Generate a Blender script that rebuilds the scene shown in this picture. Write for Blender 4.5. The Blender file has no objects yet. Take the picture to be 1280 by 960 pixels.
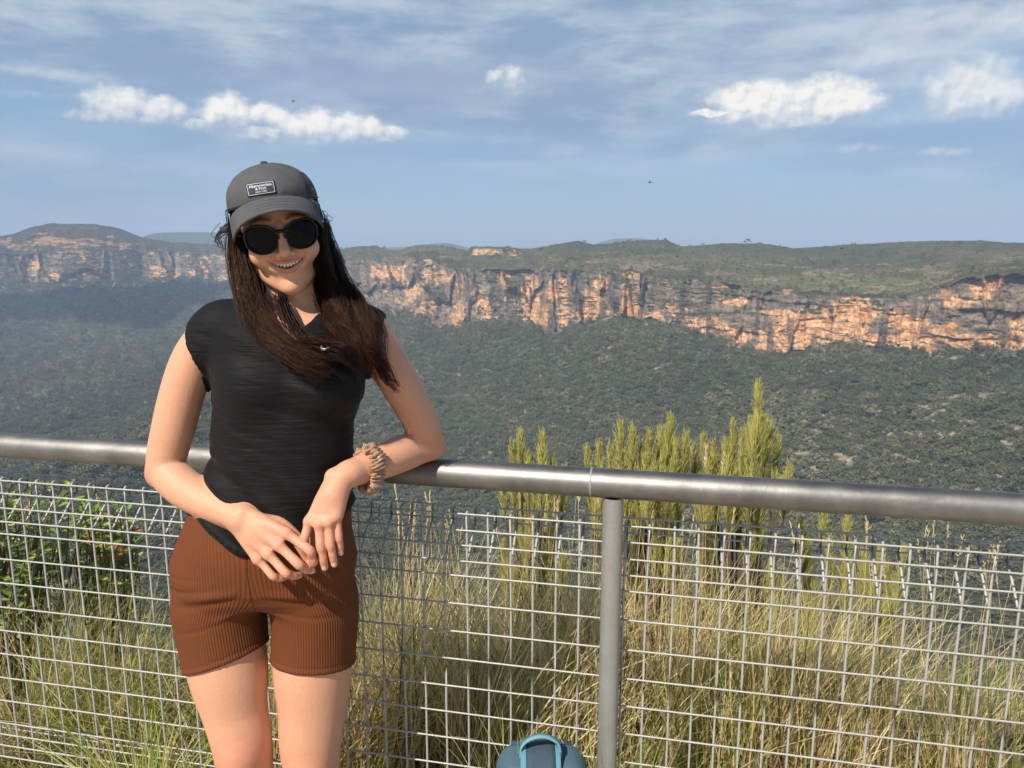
import bpy, math, random, os
import numpy as np
from mathutils import Vector, Matrix
rng = np.random.default_rng(7)
random.seed(7)
SC = bpy.context.scene
COL = SC.collection
PI = math.pi
R = math.radians

# ------------------------------------------------------------------ camera
CAMZ = 1.55
PITCH = R(10.3)
FPX = 963.0          # focal length in pixels of a 1280 px wide picture
cd = bpy.data.cameras.new('camera')
cd.sensor_width = 36.0
cd.lens = 36.0 * FPX / 1280.0
cd.clip_start = 0.05
cd.clip_end = 60000
cam = bpy.data.objects.new('camera', cd)
cam.location = (0, 0, CAMZ)
cam.rotation_euler = (PI / 2 - PITCH, 0, 0)
COL.objects.link(cam)
SC.camera = cam
cP, sP = math.cos(PITCH), math.sin(PITCH)

def P(px, py, Y):
    """world point seen at picture position (px, py) at forward distance Y"""
    a = (px - 640) / FPX
    b = (480 - py) / FPX
    d = np.array([a, b * sP + cP, b * cP - sP])
    d *= Y / d[1]
    return np.array([d[0], d[1], d[2] + CAMZ])

def azel(px, py):
    d = P(px, py, 1.0) - np.array([0, 0, CAMZ])
    return math.atan2(d[0], d[1]), d[2] / math.hypot(d[0], d[1])

# ------------------------------------------------------------------ noise
def _hash(ix, iy, iz, seed):
    h = (ix.astype(np.int64) * 374761393 + iy.astype(np.int64) * 668265263 + iz.astype(np.int64) * 2147483647 + seed * 1274126177)
    h = (h ^ (h >> 13)) * 1274126177
    h &= 0xffffffff
    h = h ^ (h >> 16)
    return (h & 0xffff).astype(np.float32) / 65535.0

def vnoise(x, y, z, seed=0):
    x0 = np.floor(x); y0 = np.floor(y); z0 = np.floor(z)
    fx = x - x0; fy = y - y0; fz = z - z0
    fx = fx * fx * (3 - 2 * fx); fy = fy * fy * (3 - 2 * fy); fz = fz * fz * (3 - 2 * fz)
    out = 0
    for i in (0, 1):
        for j in (0, 1):
            for k in (0, 1):
                w = (fx if i else 1 - fx) * (fy if j else 1 - fy) * (fz if k else 1 - fz)
                out = out + w * _hash(x0 + i, y0 + j, z0 + k, seed)
    return out * 2 - 1

def fbm(x, y, z, oct=4, seed=0, gain=0.5):
    s = 0; a = 1; t = 0
    for o in range(oct):
        s = s + a * vnoise(x * 2 ** o + 17.3 * o, y * 2 ** o + 5.1 * o, z * 2 ** o + 9.7 * o, seed + o)
        t += a; a *= gain
    return s / t

def sstep(a, b, x):
    t = np.clip((x - a) / (b - a), 0, 1)
    return t * t * (3 - 2 * t)

# ------------------------------------------------------------------ meshes
def new_mesh(name, verts, faces, smooth=False):
    """verts (n,3); faces: (m,3) or (m,4) array, or list of such arrays"""
    verts = np.asarray(verts, dtype=np.float32)
    if isinstance(faces, np.ndarray):
        faces = [faces]
    me = bpy.data.meshes.new(name)
    me.vertices.add(len(verts))
    me.vertices.foreach_set('co', verts.ravel())
    li = np.concatenate([f.ravel() for f in faces]).astype(np.int32)
    tot = np.concatenate([np.full(len(f), f.shape[1]) for f in faces]).astype(np.int32)
    st = np.concatenate([[0], np.cumsum(tot)[:-1]]).astype(np.int32)
    me.loops.add(len(li)); me.loops.foreach_set('vertex_index', li)
    me.polygons.add(len(tot))
    me.polygons.foreach_set('loop_start', st)
    me.polygons.foreach_set('loop_total', tot)
    if smooth:
        me.polygons.foreach_set('use_smooth', np.ones(len(tot), dtype=bool))
    me.update(calc_edges=True)
    return me

def link(name, me, mat=None, parent=None):
    o = bpy.data.objects.new(name, me)
    COL.objects.link(o)
    if mat is not None:
        me.materials.append(mat)
    if parent is not None:
        o.parent = parent
        base = parent
        M = Matrix.Identity(4)
        while base is not None:
            M = Matrix.Translation(base.location) @ M
            base = base.parent
        o.matrix_parent_inverse = Matrix.Identity(4)
        if me is not None and tuple(M.translation) != (0, 0, 0):
            t = M.translation
            me.transform(Matrix.Translation((-t[0], -t[1], -t[2])))
    return o

def empty(name, loc, label, cat, group=None):
    o = bpy.data.objects.new(name, None)
    o.location = tuple(float(v) for v in loc)
    o.empty_display_size = 0.1
    COL.objects.link(o)
    tag(o, label, cat, group)
    return o

def tag(o, label=None, cat=None, group=None, kind=None):
    if label: o['label'] = label
    if cat: o['category'] = cat
    if group: o['group'] = group
    if kind: o['kind'] = kind
    return o

def set_col(me, name, arr):
    at = me.attributes.new(name, 'FLOAT_COLOR', 'POINT')
    a = np.ones((len(arr), 4), dtype=np.float32)
    a[:, :arr.shape[1]] = arr
    at.data.foreach_set('color', a.ravel())

def set_f(me, name, arr):
    at = me.attributes.new(name, 'FLOAT', 'POINT')
    at.data.foreach_set('value', np.asarray(arr, dtype=np.float32))

def tubes(pts, rad, sides=3):
    """pts (N,S,3) rad (N,S) -> verts, quads of open tubes"""
    pts = np.asarray(pts, dtype=np.float64); rad = np.asarray(rad, dtype=np.float64)
    N, S, _ = pts.shape
    tan = np.gradient(pts, axis=1)
    tan /= np.linalg.norm(tan, axis=2, keepdims=True) + 1e-12
    mean = tan.mean(axis=1)
    ref = np.where(np.abs(mean[:, 2:3]) < 0.75, np.array([[0, 0, 1.0]]), np.array([[1.0, 0.0, 0]]))
    ref = np.repeat(ref[:, None, :], S, axis=1)
    u = np.cross(tan, ref); u /= np.linalg.norm(u, axis=2, keepdims=True) + 1e-12
    v = np.cross(tan, u)
    an = np.arange(sides) * 2 * PI / sides
    ring = (pts[:, :, None, :] + rad[:, :, None, None] * (np.cos(an)[None, None, :, None] * u[:, :, None, :] + np.sin(an)[None, None, :, None] * v[:, :, None, :]))
    verts = ring.reshape(-1, 3)
    base = (np.arange(N)[:, None, None] * S + np.arange(S - 1)[None, :, None]) * sides
    k = np.arange(sides)[None, None, :]; k2 = (k + 1) % sides
    q = np.stack([base + k, base + k2, base + sides + k2, base + sides + k], axis=-1).reshape(-1, 4)
    return verts, q

def ribbons(pts, wid, side):
    """pts (N,S,3) wid (N,S) side (N,3)"""
    N, S, _ = pts.shape
    s = side[:, None, :] * wid[:, :, None] * 0.5
    verts = np.stack([pts - s, pts + s], axis=2).reshape(-1, 3)
    base = (np.arange(N)[:, None] * S + np.arange(S - 1)[None, :]) * 2
    q = np.stack([base, base + 1, base + 3, base + 2], axis=-1).reshape(-1, 4)
    return verts, q

def merge(parts):
    vs = []; fs = []; n = 0
    for v, f in parts:
        vs.append(v); fs.append(f + n); n += len(v)
    quads = [f for f in fs if f.shape[1] == 4]; tris = [f for f in fs if f.shape[1] == 3]
    out = []
    if quads: out.append(np.concatenate(quads))
    if tris: out.append(np.concatenate(tris))
    return np.concatenate(vs), out

def catmull(pts, n):
    pts = np.asarray(pts, dtype=float)
    k = len(pts)
    t = np.linspace(0, k - 1, n)
    i = np.clip(np.floor(t).astype(int), 0, k - 2); f = (t - i)[:, None]
    g = lambda j: pts[np.clip(j, 0, k - 1)]
    p0, p1, p2, p3 = g(i - 1), g(i), g(i + 1), g(i + 2)
    return 0.5 * ((2 * p1) + (-p0 + p2) * f + (2 * p0 - 5 * p1 + 4 * p2 - p3) * f ** 2 + (-p0 + 3 * p1 - 3 * p2 + p3) * f ** 3)

# ------------------------------------------------------------------ materials
class NT:
    def __init__(s, nt): s.t = nt; s.n = nt.nodes; s.l = nt.links
    def node(s, typ, **kw):
        n = s.n.new(typ)
        for k, v in kw.items(): setattr(n, k, v)
        return n
    def put(s, sock, v):
        if v is None: return
        if isinstance(v, bpy.types.NodeSocket): s.l.new(v, sock)
        elif isinstance(v, (tuple, list)) and len(v) == 3 and sock.type == 'RGBA': sock.default_value = (*v, 1)
        else: sock.default_value = v
    def m(s, op, a, b=None, c=None, clamp=False):
        n = s.node('ShaderNodeMath', operation=op, use_clamp=clamp)
        s.put(n.inputs[0], a); s.put(n.inputs[1], b); s.put(n.inputs[2], c)
        return n.outputs[0]
    def vm(s, op, a, b=None, out=0):
        n = s.node('ShaderNodeVectorMath', operation=op)
        s.put(n.inputs[0], a); s.put(n.inputs[1], b)
        return n.outputs[out]
    def noise(s, vec, scale, detail=4, rough=0.5, out=0, dist=0):
        n = s.node('ShaderNodeTexNoise')
        s.put(n.inputs['Vector'], vec); n.inputs['Scale'].default_value = scale
        n.inputs['Detail'].default_value = detail; n.inputs['Roughness'].default_value = rough
        n.inputs['Distortion'].default_value = dist
        return n.outputs[out]
    def mix(s, fac, a, b, blend='MIX'):
        n = s.node('ShaderNodeMix', data_type='RGBA', blend_type=blend)
        s.put(n.inputs[0], fac); s.put(n.inputs[6], a); s.put(n.inputs[7], b)
        return n.outputs[2]
    def map(s, v, a, b, c=0, d=1, smooth=False):
        n = s.node('ShaderNodeMapRange', interpolation_type='SMOOTHSTEP' if smooth else 'LINEAR')
        s.put(n.inputs[0], v)
        for i, x in enumerate((a, b, c, d)): s.put(n.inputs[i + 1], x)
        return n.outputs[0]
    def attr(s, name, out='Color'):
        n = s.node('ShaderNodeAttribute', attribute_name=name); return n.outputs[out]
    def bump(s, h, dist, strength=1.0, normal=None):
        n = s.node('ShaderNodeBump'); s.put(n.inputs['Height'], h)
        n.inputs['Distance'].default_value = dist; n.inputs['Strength'].default_value = strength
        s.put(n.inputs['Normal'], normal)
        return n.outputs[0]

def material(name):
    m = bpy.data.materials.new(name); m.use_nodes = True
    t = NT(m.node_tree)
    b = t.n['Principled BSDF']
    return m, t, b

def simple(name, col, rough=0.6, metal=0.0, var=0.15, scale=30, bump=0.0, bscale=200, spec=0.5):
    m, t, b = material(name)
    tc = t.node('ShaderNodeTexCoord').outputs['Object']
    n = t.noise(tc, scale, 4)
    lo = tuple(c * (1 - var) for c in col); hi = tuple(min(1, c * (1 + var)) for c in col)
    t.put(b.inputs['Base Color'], t.mix(n, lo, hi))
    b.inputs['Roughness'].default_value = rough; b.inputs['Metallic'].default_value = metal
    b.inputs['Specular IOR Level'].default_value = spec
    if bump:
        t.put(b.inputs['Normal'], t.bump(t.noise(tc, bscale, 3), bump))
    return m

def attrmat(name, rough=0.6, spec=0.3, trans=0.0, extra=0.0, scale=50):
    """colour from the mesh's own colour attribute"""
    m, t, b = material(name)
    c = t.attr('tint')
    if extra:
        tc = t.node('ShaderNodeTexCoord').outputs['Object']
        n = t.noise(tc, scale, 4)
        k = t.map(n, 0.25, 0.75, 1 - extra, 1 + extra)
        c = t.vm('SCALE', c); c.node.inputs[3].default_value = 1
        t.put(c.node.inputs[3], k)
    t.put(b.inputs['Base Color'], c)
    b.inputs['Roughness'].default_value = rough
    b.inputs['Specular IOR Level'].default_value = spec
    if trans:
        tr = t.node('ShaderNodeBsdfTranslucent'); t.put(tr.inputs[0], c)
        mx = t.node('ShaderNodeMixShader'); mx.inputs[0].default_value = trans
        t.l.new(b.outputs[0], mx.inputs[1]); t.l.new(tr.outputs[0], mx.inputs[2])
        t.l.new(mx.outputs[0], t.n['Material Output'].inputs[0])
    return m
# ------------------------------------------------------------------ light
SUN_EL, SUN_AZ = R(46), R(34)          # sun behind the camera, to the left
sd = np.array([-math.sin(SUN_AZ) * math.cos(SUN_EL), -math.cos(SUN_AZ) * math.cos(SUN_EL), math.sin(SUN_EL)])
sl = bpy.data.lights.new('sun', 'SUN'); sl.energy = 5.0; sl.angle = R(0.53); sl.color = (1.0, 0.90, 0.76)
so = bpy.data.objects.new('sun', sl); COL.objects.link(so)
so.rotation_euler = Vector(sd).to_track_quat('Z', 'Y').to_euler()
so.location = (-20, -20, 30)

W = bpy.data.worlds.new('World'); SC.world = W; W.use_nodes = True
t = NT(W.node_tree)
bg = t.n['Background']
sky = t.node('ShaderNodeTexSky', sky_type='NISHITA'); sky.sun_disc = False
sky.sun_elevation = SUN_EL; sky.sun_rotation = PI + SUN_AZ
sky.altitude = 900; sky.air_density = 1.0; sky.dust_density = 0.6; sky.ozone_density = 1.6
t.l.new(sky.outputs[0], bg.inputs[0]); bg.inputs[1].default_value = 0.08
dirv = t.node('ShaderNodeTexCoord').outputs['Generated']
sx = t.node('ShaderNodeSeparateXYZ'); t.l.new(dirv, sx.inputs[0])
AZ = t.m('MULTIPLY', t.m('ARCTAN2', sx.outputs[0], sx.outputs[1]), 180 / PI)
EL = t.m('MULTIPLY', t.m('ARCSINE', sx.outputs[2]), 180 / PI)
cb = t.node('ShaderNodeCombineXYZ'); t.l.new(AZ, cb.inputs[0]); t.l.new(EL, cb.inputs[1]); UV = cb.outputs[0]
def skypx(px, py):
    a, e = azel(px, py); return math.degrees(a), math.degrees(math.atan(e))
# broad cloud sheet: streaks that thicken upwards
st = t.vm('MULTIPLY', UV, (0.035, 0.16, 1.0))
n1 = t.noise(st, 1.0, 6, 0.52, dist=0.08)
st2 = t.vm('MULTIPLY', t.vm('ADD', UV, (40, 11, 0)), (0.10, 0.34, 1.0))
n2 = t.noise(st2, 1.0, 7, 0.58, dist=0.12)
upper = t.map(EL, 5.0, 15.0, 0, 1, True)
sheet = t.m('MULTIPLY', t.map(t.m('ADD', n1, t.m('MULTIPLY', upper, 0.24)), 0.42, 0.62, 0, 1, True), t.m('MULTIPLY', t.map(EL, 2.0, 9.0, 0.25, 1, True), t.map(EL, 18, 40, 1, 0.0, True)))
sheetcol = t.mix(t.map(n2, 0.38, 0.64, 0, 1, True), (0.205, 0.295, 0.425), (0.43, 0.485, 0.56))
low = t.map(t.noise(t.vm('MULTIPLY', t.vm('ADD', UV, (7, 3, 5)), (0.06, 0.5, 1)), 1.0, 5, 0.5), 0.50, 0.68, 0, 1, True)
lowk = t.m('MULTIPLY', low, t.m('MULTIPLY', t.map(EL, 3.2, 6, 0, 1, True), t.map(EL, 8, 11, 0.6, 0, True)))
# dark wedge of cloud in the middle left, bright veil right
def soft(px, py, a, b, k=1.0):
    u, v = skypx(px, py)
    d = t.vm('LENGTH', t.vm('MULTIPLY', t.vm('SUBTRACT', UV, (u, v, 0)), (1 / (a / 16.8), 1 / (b / 16.8), 0)), out=1)
    return t.map(t.m('ADD', d, t.m('MULTIPLY', t.m('SUBTRACT', n2, 0.5), 1.5)), 0.3, 1.15, k, 0, True)
dark = soft(520, 105, 330, 45, 0.75)
dark2 = soft(1200, 165, 160, 16, 0.7)
dark3 = soft(640, 190, 260, 14, 0.55)
veil = soft(1130, 60, 260, 90, 0.55)
bluehole = soft(1255, 70, 45, 40, 0.85)
# cumulus
wn = t.noise(UV, 0.9, 6, 0.6, out=1)
warp = t.vm('MULTIPLY', t.vm('SUBTRACT', wn, (0.5, 0.5, 0.5)), (0.9, 0.7, 0))
UVw = t.vm('ADD', UV, warp)
edge_n = t.noise(t.vm('MULTIPLY', UV, (1.0, 1.25, 1)), 0.85, 7, 0.55)
def cumulus(blobs, base, soften=0.16):
    f = None
    for (cx, cy, a, b) in blobs:
        u, v = skypx(cx, cy)
        d = t.vm('LENGTH', t.vm('MULTIPLY', t.vm('SUBTRACT', UVw, (u, v, 0)), (14.8 / a, 13.6 / b, 0)), out=1)
        e = t.m('SUBTRACT', 1.0, d)
        f = e if f is None else t.m('SMOOTH_MAX', f, e, 0.15)
    u, v = skypx(blobs[0][0], base)
    flat = t.map(t.m('ADD', EL, t.m('MULTIPLY', n2, 0.5)), v - 0.05, v + 0.55, 0, 1, True)
    f = t.m('ADD', f, t.m('MULTIPLY', t.m('SUBTRACT', edge_n, 0.5), 0.8))
    dens = t.m('MULTIPLY', t.map(f, 0.0, soften + 0.26, 0, 1, True), flat)
    return dens, t.map(EL, v + 0.1, v + 1.5, 0, 1, True)
puff = t.noise(UV, 0.75, 4, 0.5)
puffo = t.noise(t.vm('ADD', UV, (-0.25, 0.35, 0)), 0.75, 4, 0.5)
relief = t.m('MULTIPLY', t.m('SUBTRACT', puff, puffo), 2.2)
groups = [
    ([(150, 133, 40, 21), (197, 138, 34, 15), (112, 146, 28, 7)], 154, 0.30, 0.90),
    ([(285, 142, 32, 22), (334, 143, 26, 12), (246, 157, 20, 7)], 164, 0.22, 1.0),
    ([(392, 159, 46, 21), (440, 161, 46, 17), (335, 168, 32, 8), (478, 166, 32, 9)], 180, 0.22, 1.0),
    ([(632, 97, 24, 13)], 109, 0.3, 1.0),
    ([(945, 122, 50, 18), (1030, 128, 62, 26), (985, 148, 90, 13), (888, 141, 26, 4)], 162, 0.2, 1.0),
    ([(1252, 122, 44, 24), (1215, 112, 50, 34)], 147, 0.5, 0.75),
    ([(836, 114, 30, 16)], 130, 0.8, 0.35),
    ([(650, 116, 70, 10)], 126, 0.9, 0.35),
    ([(1075, 186, 40, 7)], 195, 0.6, 0.5),
    ([(1180, 190, 30, 5)], 196, 0.4, 0.7),
    ([(700, 190, 50, 12)], 203, 0.9, 0.3),
    ([(1150, 100, 60, 26), (1090, 70, 70, 16)], 135, 1.1, 0.3),
    ([(1270, 25, 60, 22), (1200, 20, 60, 14)], 60, 0.9, 0.45),
    ([(420, 62, 110, 9), (560, 48, 90, 8)], 80, 1.2, 0.28),
    ([(60, 92, 130, 7), (60, 120, 110, 5)], 130, 1.2, 0.35),
    ([(1130, 150, 120, 7)], 160, 1.0, 0.3),
]
c = sheetcol
skc = sky.outputs[0]
def layer(prev, col, fac):
    bgn = t.node('ShaderNodeBackground'); t.put(bgn.inputs[0], col); bgn.inputs[1].default_value = 1.0
    mx = t.node('ShaderNodeMixShader'); t.put(mx.inputs[0], fac)
    t.l.new(prev, mx.inputs[1]); t.l.new(bgn.outputs[0], mx.inputs[2]); return mx.outputs[0]
sh = bg.outputs[0]
sh = layer(sh, (0.195, 0.33, 0.505), t.m('MULTIPLY', t.map(EL, -4, 11, 0.86, 0.5, True), t.map(EL, 15, 38, 1, 0.1, True)))     # thin blue haze low in the sky
sh = layer(sh, (0.33, 0.415, 0.56), t.m('MULTIPLY', lowk, 0.6))
hole = t.m('SUBTRACT', 1.0, bluehole)
sh = layer(sh, sheetcol, t.m('MULTIPLY', t.m('MULTIPLY', sheet, 0.9), hole))
sh = layer(sh, (0.49, 0.545, 0.635), t.m('MULTIPLY', veil, t.map(n2, 0.35, 0.65, 0.15, 1)))
sh = layer(sh, (0.215, 0.295, 0.435), dark)
sh = layer(sh, (0.21, 0.315, 0.49), dark2)
sh = layer(sh, (0.20, 0.305, 0.49), dark3)
for blobs, base, soften, amt in groups:
    dens, hgt = cumulus(blobs, base, soften)
    sh_ = t.m('ADD', t.m('ADD', t.m('MULTIPLY', hgt, 0.85), 0.10), relief, clamp=True)
    col = t.mix(sh_, (0.33, 0.40, 0.51), (0.80, 0.775, 0.72))
    sh = layer(sh, col, t.m('MULTIPLY', dens, amt))
t.l.new(sh, t.n['World Output'].inputs[0])
W.cycles.sampling_method = 'MANUAL'; W.cycles.sample_map_resolution = 512

# ------------------------------------------------------------------ land
def node_tab(tab, pxs):
    a = np.array(tab, float); return np.interp(pxs, a[:, 0], a[:, 1])
NC = 1750
azs = np.linspace(R(-50), R(50), NC)
pxs = 640 + FPX * np.tan(azs) * 1.0
pxs = np.clip(pxs, -700, 2000)
def z_at(py, r):
    """height of the ground that stands at distance r under picture row py"""
    a = (pxs - 640) / FPX; b = (480 - py) / FPX
    dx = a; dy = b * sP + cP; dz = b * cP - sP
    return CAMZ + r * dz / np.hypot(dx, dy)
wob = lambda s, f, a: a * fbm(azs * f, azs * 0, azs * 0 + s, 4, s)
S_y = node_tab([(-500,300),(-100,301),(0,297),(30,292),(50,284),(75,279.5),(100,280),(130,280.5),(150,284),(160,286),(185,297),(220,303),(290,306),(400,310),(425,312),(450,308),(471,307),(496,314),(510,309),(527,306),(540,306),(565,309),(585,314),(590,309),(630,309),(661,311),(690,306),(722,301),(740,306),(770,303),(791,301),(829,299),(847,308),(870,307),(898,304),(947,304),(988,311),(1020,309),(1056,307),(1132,304),(1218,303),(1246,306),(1280,306),(1500,303),(1800,300)], pxs) + wob(3, 160, 0.7)
S_r = node_tab([(-500,4800),(0,4700),(200,4800),(300,5000),(420,3800),(500,3300),(580,2900),(700,2750),(850,2600),(1000,2600),(1280,2600),(1800,2500)], pxs)
T_y = node_tab([(-500,320),(0,316),(60,314),(150,313),(200,314),(290,320),(420,324),(470,324),(520,324),(545,328),(580,335),(640,337),(700,337),(760,334),(800,340),(850,345),(900,350),(930,361),(1000,364),(1100,368),(1140,368),(1170,358),(1200,346),(1280,342),(1500,345)], pxs) + wob(5, 120, 4)
T_r = node_tab([(-500,4300),(0,4400),(200,4500),(290,4300),(420,3200),(520,2550),(580,2280),(700,2080),(850,1820),(1000,1640),(1160,1540),(1280,1470),(1800,1250)], pxs)
T_r = T_r * (1 + wob(11, 14, 0.06))
U2_y = S_y * 0.42 + T_y * 0.58; U1_y = S_y * 0.60 + T_y * 0.40
upc = sstep(588, 594, pxs) * (1 - sstep(640, 665, pxs))
U1_y = U1_y * (1 - upc) + (S_y + 2.5) * upc; U2_y = U2_y * (1 - upc) + (S_y + 11) * upc
U1_r = T_r + (S_r - T_r) * (0.62 - 0.1 * upc); U2_r = T_r + (S_r - T_r) * (0.36 + 0.14 * upc)
B_y = node_tab([(-500,356),(0,350),(80,354),(150,352),(220,348),(290,350),(420,378),(500,388),(520,392),(545,414),(600,402),(650,400),(690,418),(725,404),(760,396),(820,402),(860,410),(920,437),(980,443),(1020,436),(1060,430),(1130,437),(1200,441),(1280,438),(1500,440)], pxs) + wob(7, 140, 6)
B_r = T_r - node_tab([(-500,110),(300,110),(540,80),(860,60),(1280,40)], pxs)
C_y = node_tab([(-500,640),(0,598),(130,548),(200,525),(300,490),(430,447),(520,420),(600,452),(700,482),(800,500),(1500,500)], pxs) + wob(15, 60, 3)
A4_y = B_y * 0.55 + C_y * 0.45
A4_r = node_tab([(-500,2900),(0,2900),(300,2950),(430,2750),(520,2330),(600,1990),(700,1700),(950,1470),(1280,1360),(1800,1230)], pxs)
C_r = node_tab([(-500,1100),(0,1150),(130,1300),(300,1560),(430,1900),(520,2140),(600,1840),(700,1540),(800,1420),(950,1310),(1280,1250),(1800,1180)], pxs)
FV_r = node_tab([(-500,1280),(0,1420),(130,1700),(200,1900),(300,2080),(430,2350),(520,2200),(600,1870),(700,1560),(800,1440),(950,1330),(1280,1270),(1800,1200)], pxs)
dip = node_tab([(-500,30),(0,30),(430,40),(520,0),(1800,0)], pxs)
A56_y = np.maximum(560, C_y + 26); A64_y = np.maximum(640, A56_y + 28)
A56_r = node_tab([(-500,1040),(0,1080),(130,1180),(300,1330),(430,1400),(560,1380),(700,1250),(950,1180),(1280,1130),(1800,1080)], pxs)
A64_r = node_tab([(-500,1000),(0,1020),(130,1080),(300,1130),(430,1160),(560,1150),(700,1080),(1280,1000),(1800,960)], pxs)
A72_r = node_tab([(-500,930),(0,950),(700,930),(1280,860),(1800,820)], pxs)
one = np.ones(NC)
Sz = z_at(S_y, S_r)
NODES = [  # (r, z, rows to the next node)
    (15000 * one, -75 * one, 8),
    (8000 * one, -110 * one, 8),
    (S_r + 900, Sz - 70, 12),
    (S_r, Sz, 22),
    (U1_r, z_at(U1_y, U1_r), 14),
    (U2_r, z_at(U2_y, U2_r), 24),
    (T_r, z_at(T_y, T_r), 96),
    (B_r, z_at(B_y, B_r), 60),
    (A4_r, z_at(A4_y, A4_r), 60),
    (FV_r, z_at(C_y - 1.5, FV_r), 6),
    (FV_r * .5 + C_r * .5, (z_at(C_y - 1.5, FV_r) + z_at(C_y, C_r)) / 2 - dip, 6),
    (C_r, z_at(C_y, C_r), 50),
    (A56_r, z_at(A56_y, A56_r), 50),
    (A64_r, z_at(A64_y, A64_r), 30),
    (A72_r, z_at(720, A72_r), 16),
    (600 * one, -430 * one, 10),
    (250 * one, -300 * one, 10),
    (60 * one, -75 * one, 8),
    (14 * one, -15 * one, 8),
    (6 * one, -4.0 * one, 6),
    (3.6 * one, -1.05 * one, 6),
    (2.5 * one, -0.22 * one, 4),
    (1.9 * one, -0.04 * one, 0),
]
rr, zz, seg, frac = [], [], [], []
for i in range(len(NODES) - 1):
    n = NODES[i][2]
    for k in range(n):
        f = k / n
        g = f
        if i == 3: g = f ** 1.0
        rr.append(NODES[i][0] * (1 - g) + NODES[i + 1][0] * g)
        zf = f
        zz.append(NODES[i][1] * (1 - zf) + NODES[i + 1][1] * zf)
        seg.append(i); frac.append(f)
rr.append(NODES[-1][0]); zz.append(NODES[-1][1]); seg.append(len(NODES) - 1); frac.append(0)
rr = np.array(rr); zz = np.array(zz); seg = np.array(seg); frac = np.array(frac)
NR = len(rr)
# round off the profile corners a little except at the cliff itself
SA, CA = np.sin(azs)[None, :], np.cos(azs)[None, :]
X = rr * SA; Y = rr * CA
sg = seg[:, None] + np.zeros((1, NC)); fr = frac[:, None] + np.zeros((1, NC))
cl = (sg == 6).astype(float)
edge = cl * sstep(0, 0.06, fr) * (1 - sstep(0.93, 1.0, fr))
# relief of slopes and hills
hills = ((sg >= 3) & (sg <= 5)).astype(float)
slope = ((sg >= 7) & (sg <= 14)).astype(float)
wt = np.where(sg == 3, np.minimum(1, fr * 2), 1) * np.where(sg == 5, 1 - fr, 1)
zz = zz + hills * wt * 9 * fbm(X / 260, Y / 260, X * 0, 5, 21)
ws = np.where(sg == 7, np.minimum(1, fr * 1.4), 1) * np.where(sg == 14, 1 - fr, 1)
rid = 1 - 2 * np.abs(fbm(X / 420 + 3, Y / 420, X * 0, 4, 31))
zz = zz + slope * ws * ((rid - 0.55) * 34 * (rr / 1800) + 7 * fbm(X / 90, Y / 90, X * 0, 4, 37))
zz = zz + (sg <= 2) * 20 * fbm(X / 1500, Y / 1500, X * 0, 3, 41)
near = (sg >= 15)
zz = zz + near * np.clip(rr * 0.02, 0, 12) * fbm(X / (1 + rr * 0.3), Y / (1 + rr * 0.3), X * 0, 3, 43)
# cliffs: buttresses, cracks, ledges
s = rr / 1800
Xs, Ys = X, Y
butt = fbm(Xs / 150, Ys / 150, zz / 600, 3, 51)
Aa = azs[None, :] * 1800 + 0 * X
crack = np.abs(fbm(Aa / 62, Aa * 0, zz / 260, 4, 53))
crack2 = np.abs(fbm(Aa / 24, Aa * 0 + 3, zz / 110, 3, 57))
ck = np.interp(pxs, [0, 800, 900, 1280], [1, 1, .45, .40])[None, :]
zw = zz + 10 * fbm(Xs / 200, Ys / 200, zz / 200, 2, 59)
strat = fbm(Aa / 170, zw * 0 + 0.5, zw / 17, 4, 61)
strat2 = fbm(Xs / 90, Ys / 90, zw / 7, 3, 63)
fine = fbm(Xs / 16, Ys / 16, zz / 9, 4, 67)
disp = butt * 38 + (np.maximum(0, 0.085 - crack) * -430 + np.maximum(0, .05 - crack2) * -160) * ck + np.sign(strat) * np.abs(strat) ** 0.5 * (9 - 4 * ck) + strat2 * (7 - 3 * ck) + fine * 5
rr = rr + edge * disp * 1.0
zz = zz + edge * 2.5 * fbm(Xs / 22, Ys / 22, zz / 22, 3, 71) * s
# ledge of vegetation half way up the middle cliffs
X = rr * SA; Y = rr * CA
Pn = np.stack([X, Y, zz], axis=-1)
du = np.gradient(Pn, axis=1); dv = np.gradient(Pn, axis=0)
N = np.cross(du, dv); N /= np.linalg.norm(N, axis=2, keepdims=True) + 1e-9
nz = np.abs(N[..., 2])
PX = pxs[None, :] + np.zeros_like(X)
# --- colours
c3 = lambda c: np.array(c)[None, None, :]
mixc = lambda a, b, f: a * (1 - f[..., None]) + b * f[..., None]
nA = fbm(X / 300, Y / 300, zz / 60, 4, 81); nB = fbm(X / 60, Y / 60, zz / 14, 4, 83); nC = fbm(X / 14, Y / 14, zz / 5, 3, 87)
streak = fbm(azs[None, :] * 1800 / 15 + 0 * X, X * 0, zz / 110, 3, 89)
veg = mixc(c3((.050, .057, .027)), c3((.080, .075, .037)), np.clip(0.5 + 1.2 * nB, 0, 1))
heath = mixc(c3((.062, .066, .030)), c3((.120, .108, .048)), np.clip(0.5 + 1.6 * nA + 0.6 * nB, 0, 1))
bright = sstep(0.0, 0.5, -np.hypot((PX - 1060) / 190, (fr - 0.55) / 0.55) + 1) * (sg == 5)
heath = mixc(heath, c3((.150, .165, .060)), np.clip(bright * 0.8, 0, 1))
orange = mixc(c3((.60, .30, .135)), c3((.66, .42, .24)), np.clip(0.5 + 1.5 * nC, 0, 1))
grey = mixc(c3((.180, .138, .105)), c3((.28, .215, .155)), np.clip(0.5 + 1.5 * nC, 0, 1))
nD = 0.25 * fbm(azs[None, :] * 1800 / 75 + 0 * X, X * 0 + 8, zz / 26, 4, 97)
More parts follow.
